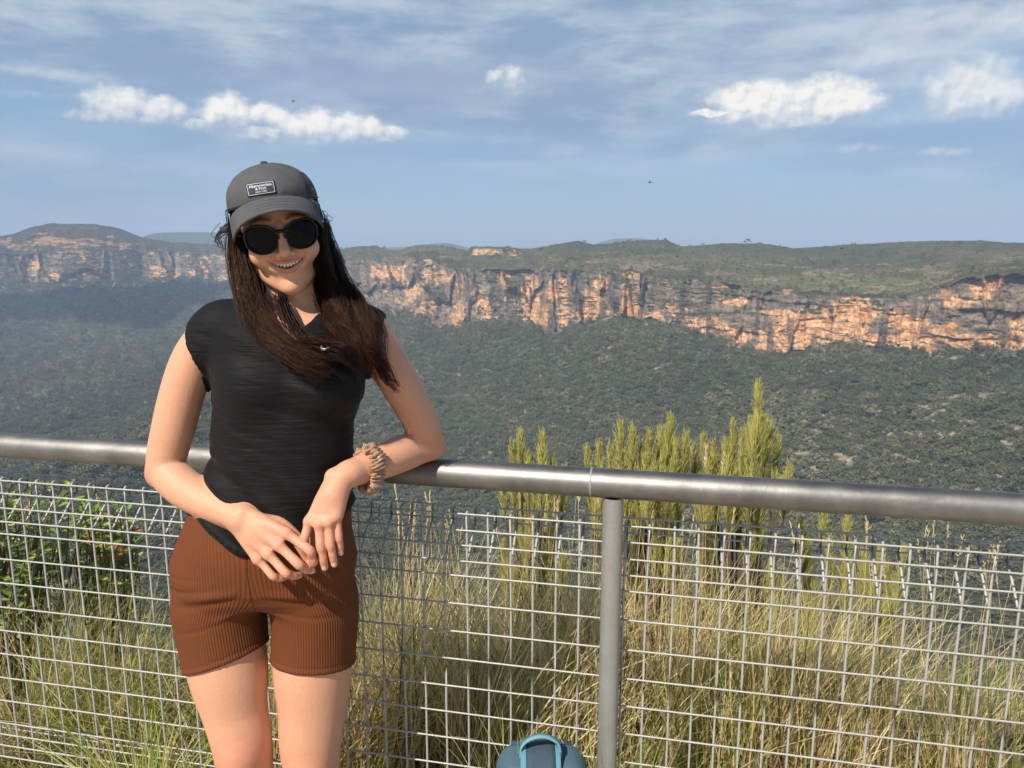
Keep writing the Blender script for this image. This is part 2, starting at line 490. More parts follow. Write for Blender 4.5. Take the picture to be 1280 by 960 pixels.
obias = np.interp(PX, [-500, 0, 60, 160, 180, 300, 430, 540, 560, 780, 860, 930, 1020, 1280, 1800], [-.1, -.02, .0, -.25, .08, .08, -.10, -.12, -.13, -.12, -.03, .06, .14, .22, .2])
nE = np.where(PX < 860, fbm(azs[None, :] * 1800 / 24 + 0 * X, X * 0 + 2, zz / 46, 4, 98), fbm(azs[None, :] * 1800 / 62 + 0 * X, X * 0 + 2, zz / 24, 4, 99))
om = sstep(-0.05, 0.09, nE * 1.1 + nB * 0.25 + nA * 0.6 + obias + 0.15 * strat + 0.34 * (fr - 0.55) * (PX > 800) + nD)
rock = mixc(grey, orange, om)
stain = sstep(0.16, 0.40, streak + 0.35 * nA - 0.10 * np.clip(obias * 4, -1, 1))
rock = mixc(rock, c3((.085, .072, .066)), stain * 0.75)
topdark = (1 - sstep(0.0, 0.24, fr + 0.25 * nB)) * 0.65
rock = mixc(rock, c3((.13, .110, .095)), topdark)
ledge = sstep(0.50, 0.72, nz + 0.22 * nB - 0.12 * (PX > 930))
rock = mixc(rock, c3((.060, .068, .035)), ledge)
midveg = sstep(0.1, 0.3, nB + 0.6 * nC + 0.25 - np.abs(fr - 0.52 + 0.1 * nA) * 4) * (PX > 430) * (PX < 900)
rock = mixc(rock, veg, midveg * 0.8)
smallrock = (sg == 4) * upc[None, :] * sstep(-.25, .05, nB + .5 * nC) * 0.9
plat = mixc(heath, c3((.30, .22, .16)), np.clip(sstep(0.25, 0.38, nB + 0.5 * nC) * (sg >= 4) * 0.7, 0, 1))
plat = mixc(plat, orange * 0.8 + grey * 0.2, np.clip(smallrock, 0, 1))
# dark craggy face of the left mesa
mesa = ((sg == 3) | (sg == 4) | (sg == 5)) * (PX < 190)
mr = sstep(-0.25, 0.0, nB + 0.6 * nC) * mesa * (fr * 0 + 1) * np.where(sg == 3, sstep(0.15, 0.5, fr), 1)
plat = mixc(plat, mixc(grey * .62, orange, sstep(0.22, 0.34, nB + nA)) * 0.9, mr * 0.85)
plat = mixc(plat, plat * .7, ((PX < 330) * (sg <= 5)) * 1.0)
talus = mixc(veg, c3((.27, .22, .16)), sstep(0.33, 0.42, nC * 0.8 + nB * 0.5 + 0.22 * ((sg == 7) & (fr < 0.2)) - .06 + .16 * ((PX > 1000) & (sg >= 11) & (sg <= 12) )) * slope)
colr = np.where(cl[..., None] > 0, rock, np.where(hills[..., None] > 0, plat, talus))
# pale landslide scar below the middle cliffs
def scar_mask(row_f, line, width):
    xc = np.interp(row_f, line[:, 0], line[:, 1]); w = np.interp(row_f, line[:, 0], line[:, 2])
    return sstep(1.0, 0.5, np.abs(PX - xc + 5 * nC + 4 * nB) / w)
gl = np.where(cl > 0, fr, np.where(sg == 7, 1 + fr, np.where(sg == 5, fr - 1, -5)))
line = np.array([[-0.1, 539, 1], [0.05, 537, 5], [0.3, 534, 8], [0.55, 523, 6], [0.8, 510, 6], [1.0, 499, 5], [1.15, 488, 3]])
sc_ = scar_mask(gl, line, 1) * (gl > -0.1) * (gl < 1.15)
colr = mixc(colr, c3((.56, .39, .23)), sc_ * np.clip(0.9 + nC, 0, 1))
gully = sstep(0.5, 1, 1 - np.abs(gl - 0.3) * 0) * 0
rowsn, colsn = NR, NC
idx = np.arange(NR * NC).reshape(NR, NC)
quads = np.stack([idx[:-1, :-1], idx[1:, :-1], idx[1:, 1:], idx[:-1, 1:]], axis=-1).reshape(-1, 4)
me = new_mesh('terrain', Pn.reshape(-1, 3), quads, smooth=False)
set_col(me, 'tint', colr.reshape(-1, 3))
set_f(me, 'woods', (slope * (1 - sc_)).ravel())
mt, t, b = material('terrain_mat')
tc = t.node('ShaderNodeTexCoord').outputs['Object']
c = t.attr('tint')
fn = t.noise(tc, 0.12, 6, 0.65)
fn2 = t.noise(t.vm('MULTIPLY', tc, (1, 1, 3.0)), 0.035, 8, 0.6)
k = t.m('MULTIPLY', t.map(fn, 0.3, 0.7, 0.5, 1.5), t.map(fn2, 0.3, 0.7, 0.6, 1.4))
cs = t.node('ShaderNodeVectorMath', operation='SCALE'); t.put(cs.inputs[0], c); t.put(cs.inputs[3], k)
t.put(b.inputs['Base Color'], cs.outputs[0]); b.inputs['Roughness'].default_value = 0.95; b.inputs['Specular IOR Level'].default_value = 0.1
hb = t.m('ADD', t.m('MULTIPLY', t.noise(tc, 0.09, 6, 0.65), 10), t.m('MULTIPLY', t.node('ShaderNodeTexVoronoi').outputs[0], 0))
t.put(b.inputs['Normal'], t.bump(hb, 1.0, 0.9))
terr = tag(link('terrain', me, mt), kind='structure')

# lookout ground round the camera
gx, gy = np.meshgrid(np.linspace(-40, 40, 161), np.linspace(-40, 2.35, 90))
gz = 0.012 * fbm(gx * 2, gy * 2, gx * 0, 3, 5) + np.where(np.abs(gx) > 0, 0, 0) - 0.03 * sstep(1.9, 2.35, gy)
ii = np.arange(gx.size).reshape(gx.shape)
q = np.stack([ii[:-1, :-1], ii[:-1, 1:], ii[1:, 1:], ii[1:, :-1]], axis=-1).reshape(-1, 4)
me = new_mesh('ground', np.stack([gx, gy, gz], -1).reshape(-1, 3), q, True)
mg, t, b = material('dirt')
tc = t.node('ShaderNodeTexCoord').outputs['Object']
n = t.noise(tc, 9, 6, 0.65); n2_ = t.noise(tc, 60, 4, 0.7)
t.put(b.inputs['Base Color'], t.mix(n, (.20, .145, .095), t.mix(n2_, (.34, .26, .17), (.16, .11, .07))))
b.inputs['Roughness'].default_value = 0.95
t.put(b.inputs['Normal'], t.bump(t.m('ADD', n, t.m('MULTIPLY', n2_, 0.5)), 0.02))
tag(link('ground', me, mg), kind='structure')

# far hills on the horizon
def ridge(name, pts, r, depth=500):
    pts = np.array(pts, float); n = 90
    px = np.linspace(pts[0, 0], pts[-1, 0], n); py = np.interp(px, pts[:, 0], pts[:, 1])
    ker = np.ones(7) / 7; py = np.convolve(np.pad(py, 3, mode='edge'), ker, 'valid')
    vs = []
    for k, (dr, hf) in enumerate([(-900, -0.1), (-600, 0.25), (-350, 0.62), (-150, 0.88), (0, 1.0), (300, 0.9), (800, 0.3), (1100, -0.1)]):
        for x, y in zip(px, py):
            a, e = azel(x, y); rad = r + dr
            top = CAMZ + r * e
            zz_ = -90 + (top + 90) * hf + 6 * math.sin(x * 0.7 + k) * (0 < k < 4)
            vs.append((rad * math.sin(a), rad * math.cos(a), zz_))
    ii = np.arange(len(vs)).reshape(8, n)
    q = np.stack([ii[:-1, :-1], ii[:-1, 1:], ii[1:, 1:], ii[1:, :-1]], axis=-1).reshape(-1, 4)
    m_ = simple(name + '_mat', (.05, .062, .034), 0.95, var=0.4, scale=0.01, spec=0.1)
    return tag(link(name, new_mesh(name, vs, q, True), m_), kind='structure')
ridge('far_mesa', [(150, 306), (186, 293), (200, 290.5), (250, 290), (285, 291), (300, 294), (340, 300), (400, 308)], 8200)
ridge('far_hills', [(470, 310), (520, 308), (540, 304.5), (560, 303.5), (575, 307), (590, 311), (620, 312)], 9000)
ridge('distant_mountain', [(735, 308), (752, 302), (770, 298), (800, 298), (830, 301), (850, 307)], 9500)
ridge('distant_ridge', [(1225, 309), (1245, 305.5), (1262, 303.5), (1285, 303.5), (1330, 301), (1400, 308)], 7600)

# ------------------------------------------------------------------ far-off forest
def crown_mesh(name, seed, n=150, flat=0.8):
    g = np.random.default_rng(seed)
    cl_ = g.normal(size=(7, 3)) * np.array([.30, .30, .22]); cl_[:, 2] += .62
    cc = cl_[g.integers(0, 7, n)]
    d = g.normal(size=(n, 3)); d /= np.linalg.norm(d, axis=1, keepdims=True)
    c = cc + d * (g.uniform(0.12, 0.27, (n, 1))) * np.array([1, 1, flat])
    sz = g.uniform(.05, .10, n)
    nn = d + g.normal(size=(n, 3)) * .5; nn /= np.linalg.norm(nn, axis=1, keepdims=True)
    a = np.cross(nn, g.normal(size=(n, 3))); a /= np.linalg.norm(a, axis=1, keepdims=True); b_ = np.cross(nn, a)
    v = np.stack([c + (a * 1.2) * sz[:, None], c + b_ * sz[:, None], c - (a * 1.2) * sz[:, None], c - b_ * sz[:, None]], 1).reshape(-1, 3)
    q = np.arange(4 * n).reshape(n, 4)
    tv, tq = tubes(np.array([[[0, 0, -.3], [0.02, 0, .2], [0, .03, .7]]]), np.array([[.022, .018, .008]]), 4)
    v, f = merge([(v, q), (tv, tq)])
    return new_mesh(name, v, f)
mf, t, b = material('forest_mat')
oi = t.node('ShaderNodeObjectInfo').outputs['Random']
cr = t.node('ShaderNodeValToRGB'); t.l.new(oi, cr.inputs[0])
el = cr.color_ramp.elements
el[0].position = 0; el[0].color = (.080, .093, .040, 1); el[1].position = 1; el[1].color = (.20, .178, .10, 1)
for p_, c_ in ((.35, (.120, .126, .062, 1)), (.6, (.096, .110, .052, 1)), (.8, (.145, .158, .066, 1)), (.93, (.24, .20, .13, 1))):
    e_ = el.new(p_); e_.color = c_
at_ = t.node('ShaderNodeAttribute', attribute_name='tone', attribute_type='INSTANCER')
sc2 = t.node('ShaderNodeVectorMath', operation='SCALE'); t.put(sc2.inputs[0], cr.outputs[0]); t.put(sc2.inputs[3], at_.outputs['Fac'])
t.put(b.inputs['Base Color'], sc2.outputs[0]); b.inputs['Roughness'].default_value = 0.9; b.inputs['Specular IOR Level'].default_value = 0.15
crowns = []
for i in range(4):
    cm = crown_mesh('tree_crown', 100 + i)
    cm.materials.append(mf)
    crowns.append(bpy.data.objects.new('tree_crown', cm))
# points
g = np.random.default_rng(3)
Pw = Pn
mid = 0.25 * (Pw[:-1, :-1] + Pw[1:, :-1] + Pw[:-1, 1:] + Pw[1:, 1:])
e1 = Pw[:-1, 1:] - Pw[:-1, :-1]; e2 = Pw[1:, :-1] - Pw[:-1, :-1]
nrm = np.cross(e1, e2); view = mid - np.array([0, 0, CAMZ]); dist = np.linalg.norm(view, axis=2)
solid = np.abs((nrm * view).sum(2)) / dist ** 3
area = np.linalg.norm(nrm, axis=2)
size = np.where(dist > 2200, 10.5, 7.0)
w = np.minimum(2.2 * solid / (size / dist) ** 2 + 0.0, 1.3 * area / size ** 2)
w = np.maximum(w, 0.5 * area / size ** 2 * (dist < 1700))
sgc = sg[:-1, :-1]; frc = fr[:-1, :-1]
keep = ((sgc >= 7) & (sgc <= 15)) * (1 - sc_[:-1, :-1]) * (1 - 0.6 * (talus[:-1, :-1, 0] > 0.2))
keep = keep * (0.55 + 0.45 * sstep(-.2, .1, nB[:-1, :-1]))
onl = ((sgc == 6) * (ledge[:-1, :-1] > 0.6) * 0.5) + ((sgc == 6) * (midveg[:-1, :-1] > .5) * 0.5) + ((sgc >= 3) & (sgc <= 5)) * 0.30
w = w * np.clip(keep + onl, 0, 1)
cnt = g.poisson(w)
ri, ci = np.nonzero(cnt)
rep = cnt[ri, ci]; ri = np.repeat(ri, rep); ci = np.repeat(ci, rep)
u_ = g.random(len(ri))[:, None]; v_ = g.random(len(ri))[:, None]
pt = Pw[ri, ci] * (1 - u_) * (1 - v_) + Pw[ri, ci + 1] * u_ * (1 - v_) + Pw[ri + 1, ci] * (1 - u_) * v_ + Pw[ri + 1, ci + 1] * u_ * v_
szp = size[ri, ci] * np.exp(g.normal(0, .32, len(ri))) * np.where((sgc[ri, ci] <= 6), 0.55, 1)
print('forest trees', len(pt))
me = bpy.data.meshes.new('forest'); me.vertices.add(len(pt)); me.vertices.foreach_set('co', pt.astype(np.float32).ravel())
tone = 1 + .38 * fbm(pt[:, 0] / 140, pt[:, 1] / 140, pt[:, 2] / 140, 4, 501) + .18 * np.sign(fbm(pt[:, 0] / 45, pt[:, 1] / 45, pt[:, 2] / 45, 2, 503)) * .5
set_f(me, 'tone', tone)
set_f(me, 'size', szp); set_f(me, 'turn', g.uniform(0, 6.28, len(pt)))
ia = me.attributes.new('kindno', 'INT', 'POINT'); ia.data.foreach_set('value', g.integers(0, 4, len(pt)).astype(np.int32))
fo = tag(link('forest', me), kind='stuff')
fo['label'] = 'grey-green eucalyptus forest covering the valley slopes below the cliffs'
fo['category'] = 'forest'
ng = bpy.data.node_groups.new('forest_scatter', 'GeometryNodeTree')
ng.interface.new_socket('Geometry', in_out='INPUT', socket_type='NodeSocketGeometry')
ng.interface.new_socket('Geometry', in_out='OUTPUT', socket_type='NodeSocketGeometry')
gi = ng.nodes.new('NodeGroupInput'); go = ng.nodes.new('NodeGroupOutput')
def named(nm, ty):
    n = ng.nodes.new('GeometryNodeInputNamedAttribute'); n.data_type = ty; n.inputs[0].default_value = nm; return n.outputs[0]
sz_s, tn_s, kd_s = named('size', 'FLOAT'), named('turn', 'FLOAT'), named('kindno', 'INT')
cmb = ng.nodes.new('ShaderNodeCombineXYZ'); ng.links.new(tn_s, cmb.inputs[2])
geo2i = ng.nodes.new('GeometryNodeGeometryToInstance')
for co_ in crowns:
    oi_ = ng.nodes.new('GeometryNodeObjectInfo'); oi_.inputs['Object'].default_value = co_; oi_.inputs['As Instance'].default_value = True
    ng.links.new(oi_.outputs['Geometry'], geo2i.inputs[0])
ji = ng.nodes.new('GeometryNodeJoinGeometry')
ng.links.remove(ng.links[-1]) if False else None
for l in list(ng.links):
    if l.to_node == geo2i: 
        src = l.from_socket; ng.links.remove(l); ng.links.new(src, ji.inputs[0])
iop = ng.nodes.new('GeometryNodeInstanceOnPoints')
ng.links.new(gi.outputs[0], iop.inputs['Points']); ng.links.new(ji.outputs[0], iop.inputs['Instance'])
iop.inputs['Pick Instance'].default_value = True
ng.links.new(kd_s, iop.inputs['Instance Index']); ng.links.new(cmb.outputs[0], iop.inputs['Rotation']); ng.links.new(sz_s, iop.inputs['Scale'])
ng.links.new(iop.outputs[0], go.inputs[0])
fo.modifiers.new('scatter', 'NODES').node_group = ng

# ------------------------------------------------------------------ haze
bm_v = [(x, y, z) for x in (-15800, 15800) for y in (-300, 15800) for z in (-520, 330)]
bm_f = np.array([[0, 1, 3, 2], [4, 6, 7, 5], [0, 4, 5, 1], [2, 3, 7, 6], [0, 2, 6, 4], [1, 5, 7, 3]])
me = new_mesh('haze', bm_v, bm_f)
mh = bpy.data.materials.new('haze_mat'); mh.use_nodes = True; mh.node_tree.nodes.clear()
t = NT(mh.node_tree); out = t.node('ShaderNodeOutputMaterial'); pv = t.node('ShaderNodeVolumePrincipled')
pv.inputs['Color'].default_value = (.60, .76, 1.0, 1); pv.inputs['Density'].default_value = 1.05e-4; pv.inputs['Anisotropy'].default_value = 0.0
t.l.new(pv.outputs[0], out.inputs['Volume'])
tag(link('haze', me, mh), kind='stuff')
mh.cycles.homogeneous_volume = True if hasattr(mh.cycles, 'homogeneous_volume') else None

# ------------------------------------------------------------------ the cloud that shades the left valley
def cloud_obj(target, radius, label):
    tx, ty, tz = target; H = 1700 - tz
    c0 = np.array([tx, ty, tz]) + sd * (H / sd[2])
    g = np.random.default_rng(12)
    parts = []
    import bmesh
    for k in range(26):
        bm = bmesh.new(); bmesh.ops.create_icosphere(bm, subdivisions=3, radius=1)
        v = np.array([p.co[:] for p in bm.verts]); f = np.array([[q.index for q in fc.verts] for fc in bm.faces]); bm.free()
        rad = radius * g.uniform(.22, .45)
        off = np.array([g.normal() * radius[0] * .42 if False else g.uniform(-1, 1) * radius * .62, g.uniform(-1, 1) * radius * .55, abs(g.normal()) * radius * .12])
        n_ = fbm(v[:, 0] * 2 + k, v[:, 1] * 2, v[:, 2] * 2, 4, k)
        v = v * (1 + .28 * n_[:, None]) * rad * np.array([1, 1, .55])
        v[:, 2] = np.maximum(v[:, 2], -rad * .16)
        parts.append((v + c0 + off, f))
    v, f = merge(parts)
    m_ = simple('cloud_mat', (.85, .86, .88), 1.0, var=0.02, scale=0.01, spec=0)
    o = link('cloud', new_mesh('cloud', v, f, True), m_)
    tag(o, label, 'cloud', kind='structure')
a_, e_ = azel(120, 365); 
cloud_obj((3800 * math.sin(a_), 3800 * math.cos(a_), -230), 520, 'white cumulus cloud over the left side of the valley')
# ------------------------------------------------------------------ fence
RAILZ = 1.07
def rail_at(px):
    """point on the handrail axis seen in column px"""
    py = 556 + 0.0633 * px
    d = P(px, py, 1.0) - np.array([0, 0, CAMZ])
    s = (RAILZ - CAMZ) / d[2]
    return np.array([d[0] * s, d[1] * s, RAILZ])
RA, RB = rail_at(0), rail_at(1280)
rdir = (RB - RA); rdir[2] = 0; rdir /= np.linalg.norm(rdir)
rnor = np.array([-rdir[1], rdir[0], 0.0])       # away from the camera
PC = rail_at(767)
def F(s, tt, z):
    """fence coordinates: s metres along from the post, tt metres behind the rail axis"""
    p = PC + rdir * s + rnor * tt; return np.array([p[0], p[1], z])
mgal, t, b = material('galvanised')
tc = t.node('ShaderNodeTexCoord').outputs['Object']
n = t.noise(tc, 14, 6, 0.6); n2_ = t.noise(t.vm('MULTIPLY', tc, (4, 30, 30)), 1.0, 6, 0.65)
n3 = t.noise(tc, 90, 4, 0.6)
basec = t.mix(t.map(n, .35, .65), (.20, .20, .195), (.30, .295, .285))
basec = t.mix(t.map(n2_, .56, .70, 0, .7), basec, (.15, .145, .135))
basec = t.mix(t.map(n3, .68, .74, 0, .6), basec, (.62, .62, .60))
t.put(b.inputs['Base Color'], basec)
b.inputs['Metallic'].default_value = 1.0
t.put(b.inputs['Roughness'], t.map(n2_, .3, .7, .46, .60))
t.put(b.inputs['Normal'], t.bump(n3, 0.0006, 0.5))
mpost = simple('galvanised_post', (.30, .305, .295), 0.5, 0.4, var=.2, scale=25, bump=0.0008, bscale=150)
mwire = simple('galvanised_wire', (.42, .425, .405), 0.55, 0.25, var=.2, scale=40)
# sandy concrete apron on the lookout side of the fence
av = []
for k_ in range(-60, 61):
    for tt_ in (-40.0, -12.0, -4.0, -1.5, -.10):
        p_ = F(k_ * .5, tt_, .004); av.append((p_[0], p_[1], .004 + (.003 * math.sin(k_ * 2.3) if tt_ > -1 else 0)))
ii = np.arange(121 * 5).reshape(121, 5); q = np.stack([ii[:-1, :-1], ii[:-1, 1:], ii[1:, 1:], ii[1:, :-1]], -1).reshape(-1, 4)
tag(link('path', new_mesh('path', av, q[:, ::-1], True), simple('sandy_concrete', (.46, .40, .31), .9, var=.2, scale=3, bump=.003, bscale=60)), kind='structure')
fence = empty('safety_fence', F(0, 0, 0), 'galvanised steel safety fence with round handrail and welded wire mesh along the lookout edge', 'fence')
# hand rail
L0, L1 = -4.2, 3.2
sp = np.linspace(L0, L1, 80)
v, q = tubes([[F(s, 0, RAILZ) for s in sp]], np.full((1, 80), 0.0302), 32)
link('handrail', new_mesh('handrail', v, [q], True), mgal, fence)
# weld collar on the rail
v, q = tubes([[F(s, 0, RAILZ) for s in np.linspace(-.047, -.043, 5)]], np.array([[.0302, .0307, .0309, .0307, .0302]]), 32)
link('weld_seam', new_mesh('weld_seam', v, [q], True), simple('weld', (.34, .34, .33), .6, .5), fence)
posts = [0.0, 2.42, -2.42]
for s in posts:
    zs = np.concatenate([[-.3], np.linspace(0, RAILZ - .028, 10)])
    v, q = tubes([[F(s, 0, z) for z in zs]], np.full((1, len(zs)), 0.0213), 28)
    link('post', new_mesh('post', v, [q], True), mpost, fence)
    v2, q2 = tubes([[F(s, 0, z) for z in (0, .006, .0061)]], np.array([[.06, .06, .0]]), 24)
    link('base_plate', new_mesh('base_plate', v2, [q2], False), mpost, fence)
def panel(s0, s1):
    paths = []; wr = 0.0023
    t0, t1 = .040, .118
    zt, zb = .967, .178
    n = int(round((s1 - s0) / .05)); ss = np.linspace(s0, s1, n + 1)
    j = np.random.default_rng(int(abs(s0 * 100)))
    parts = []
    vp = []
    for s in ss:
        e = j.normal() * .0008; bow = j.normal() * .0012
        pts = [(s + e, t0, z) for z in np.linspace(.243, zt, 14)]
        for k in range(14): pts[k] = (pts[k][0] + bow * math.sin(k / 13 * PI), pts[k][1], pts[k][2])
        top = [(s + e, t0 + .004, zt + .003), (s + e, t1 - .004, zt - .008), (s + e, t1, zt - .013), (s + e, t1 - .002, .922), (s + e, .085, .897), (s + e, t0 + .006, .857)]
        bot = [(s + e, t0 + .006, .283), (s + e, t1, .213), (s + e, t1 - .004, .176), (s + e, t0 + .004, .176), (s + e, t0, .180)]
        full = bot + pts + top
        vp.append([F(*p) for p in full])
    parts.append(tubes(vp, np.full((len(vp), len(vp[0])), .0027), 6))
    hz = [(.967, t0 - .0045), (.931, t0 - .0045), (.894, t0 - .0045), (.857, t0 - .0045), (.823, t0 - .0045), (.755, t0 - .0045), (.688, t0 - .0045), (.62, t0 - .0045), (.553, t0 - .0045), (.486, t0 - .0045), (.418, t0 - .0045), (.35, t0 - .0045), (.283, t0 - .0045), (.248, t0 - .0045), (.213, t0 - .0045), (.178, t0 - .0045),
          (.956, t1 + .0045), (.922, t1 + .003), (.197, t1 + .004)]
    hp = []
    for z, tt in hz:
        ph = j.uniform(0, 6)
        hp.append([F(s, tt, z + .0012 * math.sin(s * 2.1 + ph)) for s in np.linspace(s0 - .015, s1 + .015, 40)])
    parts.append(tubes(hp, np.full((len(hp), 40), .0021), 6))
    v, f = merge(parts)
    me = new_mesh('mesh_panel', v, f, True)
    return link('mesh_panel', me, mwire, fence)
panel(-2.42 + .03, -.022)
panel(.024, 2.42 - .03)
panel(-4.2, -2.42 - .03)
# ------------------------------------------------------------------ implicit surfaces
def axis(lo, hi, fine, hs, hc):
    xs = [lo]
    while xs[-1] < hi:
        x = xs[-1]
        h = hs if any(a - hc <= x <= b for a, b in fine) else hc
        xs.append(x + h)
    return np.array(xs)

class Grid:
    def __init__(s, xs, ys, zs):
        s.ax = (xs, ys, zs); s.D = np.full((len(xs), len(ys), len(zs)), 0.5, np.float32)
    def sub(s, lo, hi):
        sl = []
        for a, l, h in zip(s.ax, lo, hi):
            i0 = max(0, np.searchsorted(a, l) - 1); i1 = min(len(a), np.searchsorted(a, h) + 1)
            if i1 <= i0: return None
            sl.append(slice(i0, i1))
        return tuple(sl)
    def pts(s, sl):
        x = s.ax[0][sl[0]][:, None, None]; y = s.ax[1][sl[1]][None, :, None]; z = s.ax[2][sl[2]][None, None, :]
        return x.astype(np.float32), y.astype(np.float32), z.astype(np.float32)
    def op(s, fn, lo, hi, k=0.01, mode='u'):
        pad = k + .012
        sl = s.sub(np.array(lo) - pad, np.array(hi) + pad)
        if sl is None: return
        d = fn(*s.pts(sl)).astype(np.float32); a = s.D[sl]
        if mode == 'u':
            h = np.clip(.5 + .5 * (a - d) / k, 0, 1); s.D[sl] = a * (1 - h) + d * h - k * h * (1 - h)
        elif mode == 's':
            d = -d; h = np.clip(.5 - .5 * (a - d) / k, 0, 1); s.D[sl] = a * (1 - h) + d * h + k * h * (1 - h)
        elif mode == 'i':
            s.D[sl] = np.maximum(a, d)
    def chain(s, pts, rads, k=.012, n=None, mode='u', squash=None):
        pts = np.asarray(pts, float); rads = np.asarray(rads, float)
        n = n or (len(pts) - 1) * 6 + 1
        c = catmull(pts, n); r = catmull(rads[:, None], n)[:, 0]
        lo = (c - r[:, None]).min(0); hi = (c + r[:, None]).max(0)
        def fn(x, y, z):
            best = None
            for i in range(n - 1):
                a, b = c[i], c[i + 1]; ab = b - a; L = (ab ** 2).sum()
                if L < 1e-12: continue
                px, py, pz = x - a[0], y - a[1], z - a[2]
                tt = np.clip((px * ab[0] + py * ab[1] + pz * ab[2]) / L, 0, 1)
                qx, qy, qz = px - tt * ab[0], py - tt * ab[1], pz - tt * ab[2]
                if squash is not None:
                    u, f = squash; dn = qx * u[0] + qy * u[1] + qz * u[2]
                    d = np.sqrt(np.maximum(qx * qx + qy * qy + qz * qz + dn * dn * (f * f - 1), 1e-12)) - (r[i] + tt * (r[i + 1] - r[i]))
                else:
                    d = np.sqrt(qx * qx + qy * qy + qz * qz) - (r[i] + tt * (r[i + 1] - r[i]))
                best = d if best is None else np.minimum(best, d)
            return best
        s.op(fn, lo, hi, k, mode)
    def ell(s, c, r, k=.012, M=None, mode='u'):
        c = np.asarray(c, float); r = np.asarray(r, float); M = np.eye(3) if M is None else M   # rows of M: local axes
        e = np.sqrt(((M * r[:, None]) ** 2).sum(0))
        def fn(x, y, z):
            px, py, pz = x - c[0], y - c[1], z - c[2]
            q = [(px * M[i, 0] + py * M[i, 1] + pz * M[i, 2]) for i in range(3)]
            k0 = np.sqrt(sum((q[i] / r[i]) ** 2 for i in range(3))) + 1e-9
            k1 = np.sqrt(sum((q[i] / r[i] ** 2) ** 2 for i in range(3))) + 1e-9
            return k0 * (k0 - 1) / k1
        s.op(fn, c - e, c + e, k, mode)

def surface(G, iso=0.0):
    D = G.D - iso
    S = D < 0
    A = S[:-1, :-1, :-1].astype(np.uint8)
    for i in (0, 1):
        for j in (0, 1):
            for k in (0, 1):
                if i + j + k: A = A + S[i:S.shape[0] - 1 + i, j:S.shape[1] - 1 + j, k:S.shape[2] - 1 + k]
    act = (A > 0) & (A < 8)
    sh = act.shape
    ids = np.flatnonzero(act); I, J, K = np.unravel_index(ids, sh)
    acc = np.zeros((len(ids), 3)); cnt = np.zeros(len(ids))
    for axn in range(3):
        o1, o2 = [a for a in range(3) if a != axn]
        for u in (0, 1):
            for v in (0, 1):
                off = [0, 0, 0]; off[o1] = u; off[o2] = v
                a = D[I + off[0], J + off[1], K + off[2]]
                off2 = list(off); off2[axn] = 1
                b = D[I + off2[0], J + off2[1], K + off2[2]]
                m = (a < 0) != (b < 0)
                tt = np.where(m, a / np.where(m, a - b, 1), 0)
                p = np.zeros((len(ids), 3)); p[:, o1] = u; p[:, o2] = v; p[:, axn] = tt
                acc += p * m[:, None]; cnt += m
    loc = acc / np.maximum(cnt, 1)[:, None] + np.stack([I, J, K], 1)
    V = np.stack([np.interp(loc[:, a], np.arange(len(G.ax[a])), G.ax[a]) for a in range(3)], 1)
    faces = []
    for axn in range(3):
        o1, o2 = [(1, 2), (2, 0), (0, 1)][axn]
        sl0 = [slice(1, -1)] * 3; sl1 = [slice(1, -1)] * 3
        sl0[axn] = slice(0, S.shape[axn] - 1); sl1[axn] = slice(1, S.shape[axn])
        a = S[tuple(sl0)]; b = S[tuple(sl1)]
        for flip, m in ((False, a & ~b), (True, ~a & b)):
            g = np.nonzero(m); g = [g[d] + (0 if d == axn else 1) for d in range(3)]
            def cid(du, dv):
                w = list(g); w[o1] = g[o1] - du; w[o2] = g[o2] - dv
                return np.searchsorted(ids, np.ravel_multi_index(w, sh))
            q = np.stack([cid(0, 0), cid(1, 0), cid(1, 1), cid(0, 1)], 1)
            if flip: q = q[:, ::-1]
            faces.append(q)
    return V, np.concatenate(faces)

def relax(V, Fq, n=2, lam=0.5):
    e = np.concatenate([Fq[:, [0, 1]], Fq[:, [1, 2]], Fq[:, [2, 3]], Fq[:, [3, 0]]]); e = np.sort(e, 1); e = np.unique(e, axis=0)
    deg = np.bincount(e.ravel(), minlength=len(V))[:, None]
    for it in range(n):
        for l in (lam, -lam * 1.03):
            a = np.stack([np.bincount(e[:, 0], V[e[:, 1], c], len(V)) + np.bincount(e[:, 1], V[e[:, 0], c], len(V)) for c in range(3)], 1)
            V = V + l * (a / np.maximum(deg, 1) - V)
    return V

def normals(V, Fq):
    n = np.cross(V[Fq[:, 2]] - V[Fq[:, 0]], V[Fq[:, 3]] - V[Fq[:, 1]])
    N = np.zeros_like(V)
    for c in range(4):
        for a in range(3): N[:, a] += np.bincount(Fq[:, c], n[:, a], len(V))
    return N / (np.linalg.norm(N, axis=1, keepdims=True) + 1e-12)

# ------------------------------------------------------------------ pose of the woman
Yc = 1.50
def LL(l): return np.array([P(*a) for a in l])
